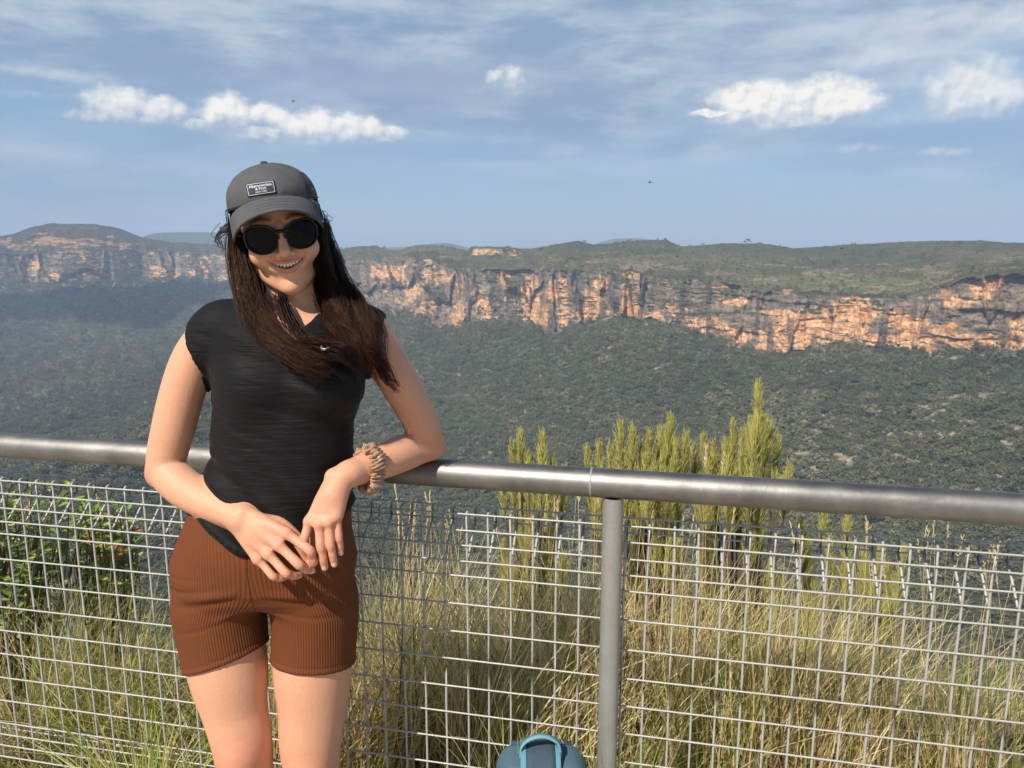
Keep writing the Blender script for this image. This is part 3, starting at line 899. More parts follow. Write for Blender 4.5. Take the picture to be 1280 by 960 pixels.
# torso profile: z, centre x, half width, half depth, centre y
TP = np.array([
    [1.440, -.425, .085, .055, 1.515],
    [1.405, -.435, .125, .072, 1.512],
    [1.365, -.437, .148, .088, 1.508],
    [1.325, -.4375, .1490, .098, 1.503],
    [1.285, -.440, .1430, .103, 1.500],
    [1.245, -.4435, .1385, .100, 1.498],
    [1.200, -.447, .1340, .096, 1.495],
    [1.163, -.451, .1335, .093, 1.492],
    [1.120, -.458, .1390, .094, 1.492],
    [1.080, -.4685, .1490, .098, 1.493],
    [1.035, -.483, .1610, .103, 1.497],
    [.995, -.4960, .1720, .108, 1.500],
    [.950, -.5060, .1830, .112, 1.502],
    [.907, -.5120, .1900, .114, 1.504],
    [.880, -.5140, .1780, .112, 1.503],
    [.855, -.5140, .1450, .100, 1.502],
    [.835, -.5140, .1150, .085, 1.502]])[::-1]
TP[:, 2] = TP[:, 2] - np.interp(TP[:, 0], [1.0, 1.1, 1.45], [.0125, .0065, .0055]); TP[:, 1] = TP[:, 1] - np.interp(TP[:, 0], [.9, 1.05, 1.2, 1.35], [0, .002, .004, 0])
def torso(x, y, z, off=0.0):
    cx = np.interp(z, TP[:, 0], TP[:, 1]); a = np.interp(z, TP[:, 0], TP[:, 2]) + off
    b = np.interp(z, TP[:, 0], TP[:, 3]) + off; cy = np.interp(z, TP[:, 0], TP[:, 4])
    ex = 2.4
    q = (np.abs((x - cx) / a) ** ex + np.abs((y - cy) / b) ** ex) ** (1 / ex)
    # gradient-corrected distance
    gxx = np.abs((x - cx) / a) ** (ex - 1) / a; gyy = np.abs((y - cy) / b) ** (ex - 1) / b
    g = np.sqrt(gxx ** 2 + gyy ** 2) / np.maximum(q, 1e-3) ** (ex - 1)
    d = (q - 1) / np.maximum(g, 3)
    return np.maximum(d, np.maximum(z - (1.435 + off), (.845 - off) - z))
armR = LL([(282, 405, 1.505), (271, 415, 1.50), (247, 444, 1.50), (231, 482, 1.495), (217, 535, 1.49), (208, 582, 1.485), (226, 606, 1.46), (253, 624, 1.43), (279, 637, 1.405), (301, 648, 1.385)])
armRr = [.040, .0435, .0435, .0425, .041, .0375, .0385, .0345, .0290, .0245]
armL = LL([(446, 408, 1.505), (458, 417, 1.505), (481, 448, 1.51), (507, 492, 1.53), (525, 526, 1.55), (531, 551, 1.565), (515, 562, 1.545), (492, 571, 1.50), (460, 584, 1.445), (437, 592, 1.405)])
armLr = [.040, .0425, .0415, .0385, .037, .0355, .0365, .0360, .0310, .0235]
legR = LL([(283, 722, 1.50), (275, 755, 1.495), (280, 800, 1.485), (286, 840, 1.475), (293, 882, 1.465), (303, 930, 1.455)])
legRr = [.093, .0900, .0830, .0790, .0665, .0600]
legRx = np.concatenate([legR, [[legR[-1][0] - .005, 1.475, .40], [legR[-1][0] - .012, 1.50, .30], [legR[-1][0] - .015, 1.51, .16], [legR[-1][0] - .015, 1.515, .075]]])
legRr = legRr + [.055, .056, .038, .034]
legL = LL([(382, 722, 1.50), (393, 755, 1.495), (393, 800, 1.49), (391, 840, 1.485), (391, 882, 1.48), (388, 930, 1.475)])
legLr = [.089, .0855, .0815, .0805, .0715, .0640]
legLx = np.concatenate([legL, [[legL[-1][0], 1.485, .40], [legL[-1][0] - .004, 1.51, .30], [legL[-1][0] - .004, 1.52, .16], [legL[-1][0] - .004, 1.52, .075]]])
legLr = legLr + [.056, .057, .038, .034]
# head frame
TILT = R(9.0)
eye = P(351, 291, 1.385)
Hf0 = np.array([-eye[0], -eye[1], 0]); Hf0 /= np.linalg.norm(Hf0)
Hr0 = np.array([-Hf0[1], Hf0[0], 0.0]); Hz0 = np.array([0, 0, 1.0])
HU = Hz0 * math.cos(TILT) - Hr0 * math.sin(TILT); HR = Hr0 * math.cos(TILT) + Hz0 * math.sin(TILT)
PT = R(5)     # chin slightly down, towards the camera
HF = Hf0 * math.cos(PT) - HU * math.sin(PT); HUp = HU * math.cos(PT) + Hf0 * math.sin(PT)
HO = eye - HF * .092 - HUp * 0.0
HM = np.stack([HR, HF, HUp])           # rows: local right(image), forward, up
def H(x, f, z): return HO + HR * x + HF * f + HUp * z
bust = [(P(322, 482, 1.436), .056), (P(414, 480, 1.436), .054)]

def add_torso(G, off=0.0):
    G.op(lambda x, y, z: torso(x, y, z, off), (-.72, 1.36, .80), (-.22, 1.64, 1.46), .035)
    for c, r in bust: G.ell(c, (r + off, .050 + off, .052 + off), .035)
    # shoulder slopes
    for sg_, arm in ((-1, armR), (1, armL)):
        base = P(378, 396, 1.515)
        G.chain([base + np.array([sg_ * .03, 0, .012]), (base + arm[1]) / 2 + np.array([0, 0, .008]), arm[1]], [.045 + off, .044 + off, .042 + off], .03)
    # chest plate, so that collar bones read
    G.ell((-.438, 1.475, 1.375), (.125 + off, .070 + off, .055 + off), .03)
    # seat
    for sx_ in (-.075, .075): G.ell((-.513 + sx_, 1.545, .905), (.085 + off, .075 + off, .070 + off), .04)
    G.ell((-.51, 1.475, .945), (.12 + off, .09 + off, .085 + off), .03)
def add_legs(G, off=0.0, zmin=-1):
    G.chain(legRx if zmin < 0 else legR, np.array(legRr if zmin < 0 else legRr[:6]) + off, .018)
    G.chain(legLx if zmin < 0 else legL, np.array(legLr if zmin < 0 else legLr[:6]) + off, .004)

def hand(G, wrist, mcps, pips, dips, tips, thumb, rk=1.0):
    """palm of metacarpals, four bent fingers, thumb"""
    for i, m in enumerate(mcps):
        spread = wrist + (m - np.mean(mcps, 0)) * .38
        G.chain([spread, (spread + m) / 2, m], np.array([.0150, .0130, .0100]) * rk, .009)
    G.ell(wrist * .4 + np.mean(mcps, 0) * .6, (.024, .013, .030), .014)
    for m, p, d, tp, r0 in zip(mcps, pips, dips, tips, (.0092, .0094, .0088, .0078)):
        r0 *= rk
        G.chain([m, m * .5 + p * .5, p, p * .5 + d * .5, d, tp], np.array([1.03, .93, .97, .85, .85, .72]) * r0, .0018, n=26)
        G.ell(m + np.array([0, -.0035, .002]), (.0082 * rk,) * 3, .010)
    G.chain(thumb, np.array([.0150, .0140, .0118, .0110, .0090])[:len(thumb)] * rk, .006)

wR = P(301, 648, 1.385)
handR = dict(wrist=wR,
    mcps=LL([(359, 667, 1.352), (349, 682, 1.346), (336, 693, 1.350), (323, 699, 1.360)]),
    pips=LL([(387, 688, 1.333), (373, 705, 1.328), (357, 716, 1.332), (341, 720, 1.345)]),
    dips=LL([(392, 703, 1.344), (383, 712, 1.340), (368, 720, 1.345), (351, 723, 1.355)]),
    tips=LL([(385, 707, 1.362), (390, 713, 1.352), (374, 719, 1.358), (356, 721, 1.366)]),
    thumb=LL([(322, 652, 1.388), (346, 654, 1.378), (366, 668, 1.370), (377, 683, 1.362), (384, 697, 1.362)]))
wL = P(430, 594, 1.398)
handL = dict(wrist=P(424, 600, 1.392),
    mcps=LL([(387, 652, 1.362), (399, 655, 1.354), (411, 653, 1.356), (421, 646, 1.364)]),
    pips=LL([(381, 672, 1.350), (401, 683, 1.344), (413, 681, 1.347), (423.5, 672, 1.357)]),
    dips=LL([(380, 684, 1.352), (404, 699, 1.346), (416, 695, 1.350), (425, 683, 1.359)]),
    tips=LL([(383, 692, 1.358), (406, 709, 1.351), (418, 705, 1.354), (426, 691, 1.362)]),
    thumb=LL([(412, 612, 1.388), (402, 632, 1.386), (396, 652, 1.382), (394, 668, 1.380), (393, 680, 1.378)]))

def build_body():
    xs = axis(-.78, -.10, [(-.56, -.27)], .0016, .0036)
    ys = axis(1.26, 1.69, [(1.31, 1.42)], .0018, .0036)
    zs = axis(.02, 1.72, [(.88, 1.10), (1.44, 1.60)], .0016, .0042)
    G = Grid(xs, ys, zs)
    add_legs(G)
    add_torso(G)
    G.chain(armR, armRr, .022)
    G.chain(armL, armLr, .022)
    # knees
    for k, lg in ((0, legR), (1, legL)):
        c = lg[-1] + np.array([0.004, -.030, -.004 if k == 0 else -.03]); G.ell(c, (.030, .030, .036), .03)
        G.ell(c + np.array([0, -.006, -.045]), (.020, .020, .022), .02)
    # feet (inside the shoes)
    for lg in (legRx, legLx):
        a = lg[-1]; G.chain([a, a + np.array([0, -.03, -.02]), a + np.array([0, -.13, -.045])], [.034, .036, .022], .02)
    # elbow points
    G.ell(P(196, 594, 1.50), (.018, .022, .020), .03); G.ell(P(543, 560, 1.572), (.022, .020, .020), .025)
    # collar bones
    nb = P(381, 404, 1.46)
    G.chain([P(386, 409, 1.455), P(412, 400, 1.450), P(445, 397, 1.47)], [.0075, .007, .006], .014)
    G.chain([P(372, 410, 1.455), P(345, 404, 1.450), P(305, 402, 1.47)], [.0075, .007, .006], .014)
    # neck
    G.chain([H(0, -.030, -.045), P(372, 372, 1.485), P(378, 392, 1.50), P(380, 412, 1.51)], [.050, .0505, .053, .062], .022)
    for s_ in (-1, 1):
        G.chain([H(s_ * .055, -.01, -.05), P(380 + s_ * 10, 400, 1.452)], [.009, .006], .016)
    # ---- head
    E = lambda x, f, z, rx, rf, rz, k=.012, mode='u': G.ell(H(x, f, z), (rx, rf, rz), k, HM, mode)
    C = lambda l, r, k=.008, mode='u', n=None: G.chain([H(*p) for p in l], r, k, n, mode)
    E(0, -.012, .035, .073, .092, .083, .01)
    E(0, .034, -.018, .060, .055, .073, .02)
    for s_ in (-1, 1):
        C([(s_ * .056, -.01, -.045), (s_ * .040, .032, -.078), (s_ * .010, .066, -.099)], [.013, .012, .012], .014)
        E(s_ * .038, .058, -.036, .0235, .021, .021, .016)
        E(s_ * .030, .082, .020, .020, .009, .008, .012)
        E(s_ * .033, .097, .000, .019, .012, .012, .010, 's')
        E(s_ * .033, .074, -.001, .0145, .0135, .0125, .003)
        E(s_ * .073, -.002, -.008, .009, .018, .030, .008)
    E(0, .073, -.100, .015, .014, .012, .012)
    E(0, .052, -.073, .030, .030, .030, .018)
    # nose
    C([(0, .083, .010), (0, .095, -.012), (0, .1075, -.0315)], [.0085, .0080, .0088], .007)
    E(0, .1055, -.0345, .0088, .0085, .0075, .005)
    for s_ in (-1, 1):
        E(s_ * .0115, .096, -.0375, .0070, .0085, .0062, .004)
        E(s_ * .0060, .101, -.0435, .0032, .0045, .0028, .002, 's')
        # smile folds
        C([(s_ * .021, .092, -.036), (s_ * .031, .084, -.050), (s_ * .035, .077, -.062)], [.0022, .0028, .0020], .006, 's')
    E(0, .076, -.057, .033, .0135, .018, .012)
    # mouth opening and lips
    def mouth(x, y, z):
        px, py, pz = x - HO[0], y - HO[1], z - HO[2]
        lx = px * HR[0] + py * HR[1] + pz * HR[2]; lf = px * HF[0] + py * HF[1] + pz * HF[2]; lz = px * HUp[0] + py * HUp[1] + pz * HUp[2]
        u = np.abs(lx) / .0335
        top = -.0545 + .0090 * u ** 2; bot = -.0655 + .0195 * u ** 2
        d = np.maximum(lz - top, bot - lz); d = np.maximum(d, (u - 1) * .0335)
        return np.maximum(d * .8, .066 - lf)
    hc = H(0, .09, -.06)
    G.op(mouth, hc - .035, hc + .035, .0025, 's')
    C([(-.0362, .0700, -.0425), (-.022, .0835, -.0490), (-.007, .0905, -.0515), (0, .0908, -.0522), (.007, .0905, -.0515), (.022, .0835, -.0490), (.0362, .0700, -.0425)], [.0014, .0023, .0028, .0026, .0028, .0023, .0014], .003, n=31)
    C([(-.0362, .0700, -.0430), (-.023, .0825, -.0580), (0, .0895, -.0680), (.023, .0825, -.0580), (.0362, .0700, -.0430)], [.0014, .0030, .0040, .0030, .0014], .003, n=31)
    hand(G, **handR)
    hand(G, **handL)
    G.chain([P(437, 592, 1.405), P(426, 598, 1.392), handL['mcps'].mean(0) * .35 + handL['wrist'] * .65], [.0235, .0220, .021], .012)
    G.ell(P(415, 594, 1.388), (.011, .012, .010), .012)
    G.ell(P(303, 640, 1.380), (.009, .009, .009), .012)
    V, Fq = surface(G)
    V = relax(V, Fq, 2)
    return V, Fq

skin_m, t, b = material('skin')
c = t.attr('tint')
tc = t.node('ShaderNodeTexCoord').outputs['Object']
n = t.noise(tc, 18, 5, 0.6); n2_ = t.noise(tc, 700, 2, 0.6); n3 = t.noise(tc, 130, 3, .6); n4 = t.noise(t.vm('MULTIPLY', tc, (60, 60, 26)), 1.0, 3, .6, dist=1.2)
c = t.mix(t.map(n, .35, .7, 0, .28), c, (.60, .27, .18))
c = t.mix(t.map(n3, .58, .75, 0, .30), c, (.45, .20, .11))
c = t.mix(t.map(n4, .28, .44, .10, 0), c, (.78, .48, .33))
t.put(b.inputs['Base Color'], c)
b.inputs['Roughness'].default_value = 0.48; b.inputs['Specular IOR Level'].default_value = 0.35
b.inputs['Subsurface Weight'].default_value = 0.12
b.inputs['Subsurface Radius'].default_value = (.010, .004, .002); b.inputs['Subsurface Scale'].default_value = 1.0
t.put(b.inputs['Normal'], t.bump(t.m('ADD', t.m('ADD', n2_, n3), t.m('MULTIPLY', n4, .8)), 0.0008, 0.7))

PB = np.array([-.50, 1.50, 0.0])
person = empty('person', PB, 'woman in grey cap, dark sunglasses, black top and brown ribbed shorts leaning on the handrail', 'person')
V, Fq = build_body()
print('body verts', len(V))
col = np.tile(np.array([[.62, .335, .215]]), (len(V), 1))
def blend(col, c, w): return col * (1 - w[:, None]) + np.array(c)[None] * w[:, None]
def ball(c, r, soft=1.0): return np.clip(1 - np.linalg.norm(V - c, axis=1) / r, 0, 1) ** soft
for hd in (handR, handL):
    for a in ('mcps', 'pips', 'dips', 'tips'):
        for p in hd[a]: col = blend(col, (.60, .24, .15), np.clip(ball(p, .017) * 1.0, 0, .55))
    allp = hd['mcps'].mean(0); col = blend(col, (.60, .27, .18), np.clip(ball(allp, .09) * .6, 0, .3))
loc = (V - HO) @ HM.T
# lips
u = np.abs(loc[:, 0]) / .0362
upl = -.0520 + .0080 * u ** 2; lol = -.0680 + .0236 * u ** 2
lip = ((np.abs(loc[:, 2] - upl) < .0028) | (np.abs(loc[:, 2] - lol) < .0042)) & (u < 1.02) & (loc[:, 1] > .067)
col = blend(col, (.52, .17, .13), lip * .8)
inside = (loc[:, 2] < upl - .003) & (loc[:, 2] > lol + .003) & (loc[:, 1] < .086) & (loc[:, 1] > .05) & (u < .95)
col = blend(col, (.16, .035, .03), inside * 1.0)
for s_ in (-1, 1):
    col = blend(col, (.62, .25, .16), np.clip(ball(H(s_ * .04, .075, -.036), .03) * .8, 0, .4))
    brow = np.exp(-((loc[:, 2] - (.026 - 12 * (np.abs(loc[:, 0]) - .03) ** 2)) / .003) ** 2) * (np.abs(np.abs(loc[:, 0]) - .031) < .019) * (loc[:, 1] > .06)
    col = blend(col, (.05, .03, .02), brow * .5)
kn = legR[-1] + np.array([.004, -.06, -.01]); col = blend(col, (.60, .22, .14), np.clip(ball(kn, .08) * 1.2, 0, .5))
for e_ in (P(190, 592, 1.50), P(545, 560, 1.57), legL[-1] + np.array([0, -.06, -.03])): col = blend(col, (.60, .23, .14), np.clip(ball(e_, .07), 0, .4))
# nails
for hd in (handR, handL):
    for d_, tp in list(zip(hd['dips'], hd['tips']))[1:]:
        dirn = (tp - d_) / np.linalg.norm(tp - d_)
        c_ = tp + dirn * .001 + np.array([0, -.0055, .001])
        col = blend(col, (.80, .50, .42), (np.linalg.norm((V - c_) * np.array([1.1, 1, .8]), axis=1) < .0056) * .9)
me = new_mesh('body', V, Fq, True); set_col(me, 'tint', col)
body = link('body', me, skin_m, person)
del V, Fq

# ---- teeth
tp_, tw = [], .0062
parts = []
for i in range(-4, 5):
    x = i * .0058; f = .0850 - 11.0 * x * x; zt = -.0530 + 5.5 * x * x; h = (.0100 if abs(i) < 2 else .0090) - abs(i) * .00035
    ang = -2 * 9 * x
    w = .0028; pts_ = []
    nb = 7
    for zz_ in np.linspace(0, 1, nb):
        ww = w * (1 - .25 * max(0, zz_ - .6) / .4) * (1 if zz_ > 0.02 else .9)
        for (lx, lf) in ((-ww, -.002), (-ww * .7, .0008), (0, .0014), (ww * .7, .0008), (ww, -.002)):
            pts_.append(H(x + lx, f + lf + ang * lx * .5 - .0012 * (zz_ > .95), zt + .001 - zz_ * h))
    ii = np.arange(nb * 5).reshape(nb, 5)
    q = np.stack([ii[:-1, :-1], ii[1:, :-1], ii[1:, 1:], ii[:-1, 1:]], -1).reshape(-1, 4)
    parts.append((np.array(pts_), q))
v, f = merge(parts)
link('teeth', new_mesh('teeth', v, f, True), simple('teeth_mat', (.92, .84, .70), .25, var=.05), person)

# ------------------------------------------------------------------ shirt
def fold_noise(x, y, z):
    a = fbm(x * 7 + 1, y * 7, z * 40 + x * 14, 3, 201) * .0038 * sstep(1.02, 1.15, z)
    a = a + fbm(x * 3, y * 4, z * 24 + 5 + (x + .45) * 8, 3, 207) * .0060
    w = 1 - sstep(1.00, 1.20, z)
    a = a + w * .0090 * np.sin((z * 1.0 + (x + .47) * .85) * 95 + 3 * fbm(x * 6, y * 6, z * 6, 2, 203)) * (.4 + .6 * sstep(-.1, .5, fbm(x * 9, y * 5, z * 9, 2, 205)))
    c1 = (np.abs(x + .57) < .08)
    return a
def build_shirt():
    xs = axis(-.74, -.20, [], .0030, .0030); ys = axis(1.30, 1.69, [], .003, .003); zs = axis(.88, 1.50, [], .003, .003)
    G = Grid(xs, ys, zs)
    add_torso(G, .008)
    G.chain(armR[:4], np.array(armRr[:4]) + .0045, .022)
    G.chain(armL[:4], np.array(armLr[:4]) + .0045, .022)
    x, y, z = G.pts((slice(None),) * 3)
    D = G.D
    # sleeve ends
    lR = np.interp(z, [1.28, 1.300, 1.34, 1.41, 1.45], [-.76, -.598, -.607, -.640, -.655])
    lR = np.where(z < 1.290, -.80, lR)
    D = np.maximum(D, lR - x + .004 * np.sin(y * 60))
    lL = np.interp(z, [1.27, 1.30, 1.35, 1.425, 1.45], [-.10, -.274, -.265, -.240, -.232])
    lL = np.where(z < 1.285, -.05, lL)
    D = np.maximum(D, x - lL + .004 * np.sin(y * 55))
    # below the arm pits only the trunk
    cx = np.interp(z, TP[:, 0], TP[:, 1]); a = np.interp(z, TP[:, 0], TP[:, 2])
    D = np.where((z < 1.300), np.maximum(D, np.abs(x - cx) - a - .022), D)
    # neck line
    ctr = -.4115; zv = 1.352
    wv = np.clip((z - zv) * .62 + .002, 0, .066)
    wv = wv + .012 * sstep(1.40, 1.44, z)
    vee = np.abs(x - (ctr + (z - zv) * .02)) - wv
    cut = np.maximum(-vee, -(y - 1.50))        # >0 inside vee front
    keepout = np.where((z > zv), np.maximum(D, np.minimum(-vee, 1.50 - y)), D)
    D = keepout
    nx, ny = P(380, 400, 1.515)[:2]
    neck = np.sqrt((x - nx) ** 2 + (y - ny) ** 2) - .066
    D = np.where(z > 1.385, np.maximum(D, -neck), D)
    # hem
    hem = 1.030 - .058 * np.exp(-((x + .485) / .075) ** 2)
    D = np.maximum(D, hem - z)
    G.D = D
    V, Fq = surface(G)
    V = relax(V, Fq, 2)
    N = normals(V, Fq)
    d = fold_noise(V[:, 0], V[:, 1], V[:, 2])
    fl = sstep(1.10, .95, V[:, 2]) * .004
    V = V + N * (d + fl + .001)[:, None]
    return V, Fq
shirt_m, t, b = material('black_jersey')
tc = t.node('ShaderNodeTexCoord').outputs['Object']
nw = t.noise(t.vm('MULTIPLY', tc, (9, 9, 120)), 1.0, 4, .6, dist=.6)
nf = t.noise(tc, 900, 2, .5)
t.put(b.inputs['Base Color'], t.mix(nw, (.003, .003, .004), (.0065, .0062, .008)))
b.inputs['Roughness'].default_value = .66; b.inputs['Specular IOR Level'].default_value = .18
b.inputs['Sheen Weight'].default_value = .03; b.inputs['Sheen Roughness'].default_value = .5
t.put(b.inputs['Normal'], t.bump(t.m('ADD', t.m('MULTIPLY', nw, 1.2), t.m('MULTIPLY', nf, .10)), .0028, .9))
V, Fq = build_shirt()
shirt = link('shirt', new_mesh('shirt', V, Fq, True), shirt_m, person)
# small white tick mark embroidered on the chest
def on_surface(V, N, px, py, Y0=1.40):
    d = P(px, py, 1.0) - np.array([0, 0, CAMZ]); d /= np.linalg.norm(d)
    rel = V - np.array([0, 0, CAMZ]); tt = rel @ d; perp = np.linalg.norm(rel - tt[:, None] * d, axis=1)
    m = np.where(perp < .006)[0]
    if len(m) == 0: return P(px, py, Y0)
    return V[m[np.argmin(tt[m])]]
Nn = None
tick = [(400.5, 432.5), (400.2, 435.5), (401.5, 438), (404.5, 438.6), (409, 436.2), (414, 432.8), (409, 434.4), (405.2, 435.6), (402.8, 435.2), (402.2, 433.5)]
tv = np.array([on_surface(V, None, *p) for p in tick]); ymin = tv[:, 1].min() - .0025
tv = np.array([P(*p, ymin) for p in tick]); tv2 = tv + np.array([0, .004, 0])
vv = np.concatenate([tv, tv2, [tv.mean(0)]]); n_ = len(tick)
fq = np.array([[i, (i + 1) % n_, n_ + (i + 1) % n_, n_ + i] for i in range(n_)])
ft = np.array([[2, 1, 0], [2, 0, 9], [2, 9, 8], [2, 8, 3], [3, 8, 7], [3, 7, 4], [4, 7, 6], [4, 6, 5]])
link('tick_emblem', new_mesh('tick_emblem', np.concatenate([tv, tv2]), [fq, ft]), simple('white_thread', (.75, .75, .75), .6), shirt)

# ------------------------------------------------------------------ shorts
def build_shorts():
    xs = axis(-.76, -.26, [], .0030, .0030); ys = axis(1.34, 1.69, [], .003, .003); zs = axis(.64, 1.06, [], .003, .003)
    G = Grid(xs, ys, zs)
    add_legs(G, .0045, 0)
    add_torso(G, .0045)
    x, y, z = G.pts((slice(None),) * 3)
    hemR = .700 + .34 * (x + .600) + .016 * (1.50 - y) / .08
    hemL = .690 - .08 * (x + .41) + .014 * (1.50 - y) / .08
    hem = np.where(x < -.503, hemR, hemL)
    band = sstep(.011, .006, z - hem) * .0016 - sstep(.003, .0, np.abs(z - hem - .013)) * .0012
    D = G.D - band
    D = np.maximum(D, hem - z); D = np.maximum(D, z - 1.03)
    G.D = D
    V, Fq = surface(G); V = relax(V, Fq, 2)
    N = normals(V, Fq)
    x, y, z = V.T
    # tension creases at the groin and a fine rib coordinate
    def crease(z0, slope, w, x0, wx, amp):
        return amp * np.exp(-((z - z0 - slope * (x - x0)) / w) ** 2) * np.exp(-((x - x0) / wx) ** 2) * (y < 1.5) * sstep(.012, .03, np.abs(x + .503))
    d = -crease(.862, .25, .008, -.585, .07, .0030) - crease(.862, -.22, .008, -.42, .06, .0026) + crease(.876, .22, .010, -.59, .08, .0035) + crease(.875, -.2, .010, -.42, .07, .003)
    d = d - crease(.880, .18, .005, -.64, .05, .0025) - crease(.905, .1, .005, -.65, .04, .0020) - crease(.80, .3, .005, -.62, .05, .0018) - crease(.825, -.15, .005, -.39, .05, .0020)
    V = V + N * (d + .0012)[:, None]
    x, y, z = V.T
    cxR = np.interp(z, legR[::-1, 2], legR[::-1, 0]); cxL = np.interp(z, legL[::-1, 2], legL[::-1, 0])
    cx = np.where(x < -.503, cxR, cxL)
    rib = np.arctan2(x - cx, -(y - 1.49)) * .092 + np.where(x < -.503, 0, .17)
    return V, Fq, rib
V, Fq, rib = build_shorts()
ms, t, b = material('ribbed_brown')
rb = t.attr('rib', 'Fac')
wv = t.m('SINE', t.m('MULTIPLY', rb, 2 * PI / .0056))
tc = t.node('ShaderNodeTexCoord').outputs['Object']
nf = t.noise(tc, 25, 4, .5)
k = t.map(wv, -1, 1, .0, 1)
t.put(b.inputs['Base Color'], t.mix(k, (.118, .036, .0125), (.152, .047, .016)))
b.inputs['Roughness'].default_value = .8; b.inputs['Specular IOR Level'].default_value = .2
b.inputs['Sheen Weight'].default_value = .0
t.put(b.inputs['Normal'], t.bump(t.m('ADD', t.m('MULTIPLY', wv, .00045), t.m('MULTIPLY', nf, .002)), 1.0, .9))
me = new_mesh('shorts', V, Fq, True); set_f(me, 'rib', rib)
link('shorts', me, ms, person)

# ------------------------------------------------------------------ shoes
for a in (legRx[-1], legLx[-1]):
    G = Grid(axis(a[0] - .07, a[0] + .07, [], .004, .004), axis(a[1] - .22, a[1] + .09, [], .004, .004), axis(-.01, .14, [], .004, .004))
    G.chain([a + np.array([0, .012, -.035]), a + np.array([0, -.03, -.036]), a + np.array([0, -.09, -.045]), a + np.array([0, -.155, -.050])], [.040, .040, .038, .026], .02)
    G.chain([a + np.array([0, .01, -.02]), a + np.array([0, .005, .02])], [.040, .042], .02)
    x, y, z = G.pts((slice(None),) * 3); G.D = np.maximum(G.D, .022 - z)
    v, f = surface(G); sh_o = link('shoe', new_mesh('shoe', v, f, True), simple('shoe_fabric', (.35, .35, .36), .8), person)
    G2 = Grid(*G.ax)
    G2.chain([a + np.array([0, .03, -.060]), a + np.array([0, -.08, -.060]), a + np.array([0, -.16, -.060])], [.043, .045, .034], .01)
    G2.D = np.maximum(np.maximum(G2.D, z - .024), .002 - z)
    v, f = surface(G2); link('sole', new_mesh('sole', v, f, True), simple('rubber', (.6, .6, .58), .7), sh_o)

# ------------------------------------------------------------------ cap
mc, t, b = material('washed_canvas')
tc = t.node('ShaderNodeTexCoord').outputs['Object']
n = t.noise(tc, 45, 6, .65); nf = t.noise(tc, 900, 2, .5)
t.put(b.inputs['Base Color'], t.mix(n, (.060, .062, .071), (.112, .114, .122)))
b.inputs['Roughness'].default_value = .9; b.inputs['Specular IOR Level'].default_value = .15
t.put(b.inputs['Normal'], t.bump(t.m('ADD', n, t.m('MULTIPLY', nf, .4)), .0016, .8))
mdark = simple('dark_canvas', (.028, .034, .050), .85, var=.3, scale=60)
def crown_pt(phi, h, off=0.0):
    """phi 0 = front; h 0 at the rim, 1 at the top"""
    g = (1 - h ** 2.35) ** (1 / 2.1)
    fr_ = math.cos(phi)
    a = .0820; b_ = .108 if fr_ > 0 else .104
    bulge = 1 + .02 * max(0, fr_) * math.sin(h * PI)
    seam = 1 - .006 * math.exp(-((((phi / (PI / 3)) + .5) % 1 - .5) * 9) ** 2) * (1 - h ** 6)
    rr_ = g * bulge * seam + off / .09
    zr = .042 + .012 * fr_
    top = .1200
    return (a * math.sin(phi) * rr_ - .003, -.008 + b_ * fr_ * rr_, zr + (top - zr) * h + off * h)
nphi, nh = 144, 30
v = []; 
hs = np.concatenate([np.linspace(0, .8, 20), np.linspace(.83, 1, nh - 20)])
for h in hs:
    for i in range(nphi):
        v.append(H(*crown_pt(2 * PI * i / nphi, h)))
v = np.array(v)
v = v + normals(v, np.array([[0, 1, 2, 3]])) * 0
nn_ = fbm(v[:, 0] * 22, v[:, 1] * 22, v[:, 2] * 22, 3, 301) * .0028
ctr_ = H(0, 0, .04); dv_ = v - ctr_; v = v + dv_ / np.linalg.norm(dv_, axis=1, keepdims=True) * nn_[:, None]
ii = np.arange(nphi * nh).reshape(nh, nphi)
q = np.stack([ii[:-1], np.roll(ii, -1, 1)[:-1], np.roll(ii, -1, 1)[1:], ii[1:]], -1).reshape(-1, 4)
cap = link('cap', new_mesh('cap', v, q, True), mc, person)
so_ = cap.modifiers.new('thick', 'SOLIDIFY'); so_.thickness = .002
# visor
nu, nv = 61, 18
def visor_pt(u, w):
    phi = u * R(74)
    ix, if_ = .0820 * math.sin(phi) - .003, -.008 + .108 * math.cos(phi)
    iz = .059 - .023 * u * u
    ext = .070 * max(0, 1 - abs(u) ** 2.6) ** .6
    ox = ix * (1 + .02 * w); of = if_ + ext * w
    oz = iz + .003 - w * (.009 + .007 * (1 - u * u)) - .004 * w - .036 * u * u * (.30 + .70 * w)
    return ox, of + .002, oz
top = np.array([[H(*visor_pt(u, w)) for w in np.linspace(0, 1, nv)] for u in np.linspace(-1, 1, nu)])
ii = np.arange(nu * nv).reshape(nu, nv)
q = np.stack([ii[:-1, :-1], ii[:-1, 1:], ii[1:, 1:], ii[1:, :-1]], -1).reshape(-1, 4)
vis = link('visor', new_mesh('visor', top.reshape(-1, 3), q, True), mc, cap)
so_ = vis.modifiers.new('thick', 'SOLIDIFY'); so_.thickness = .0038; so_.offset = 0
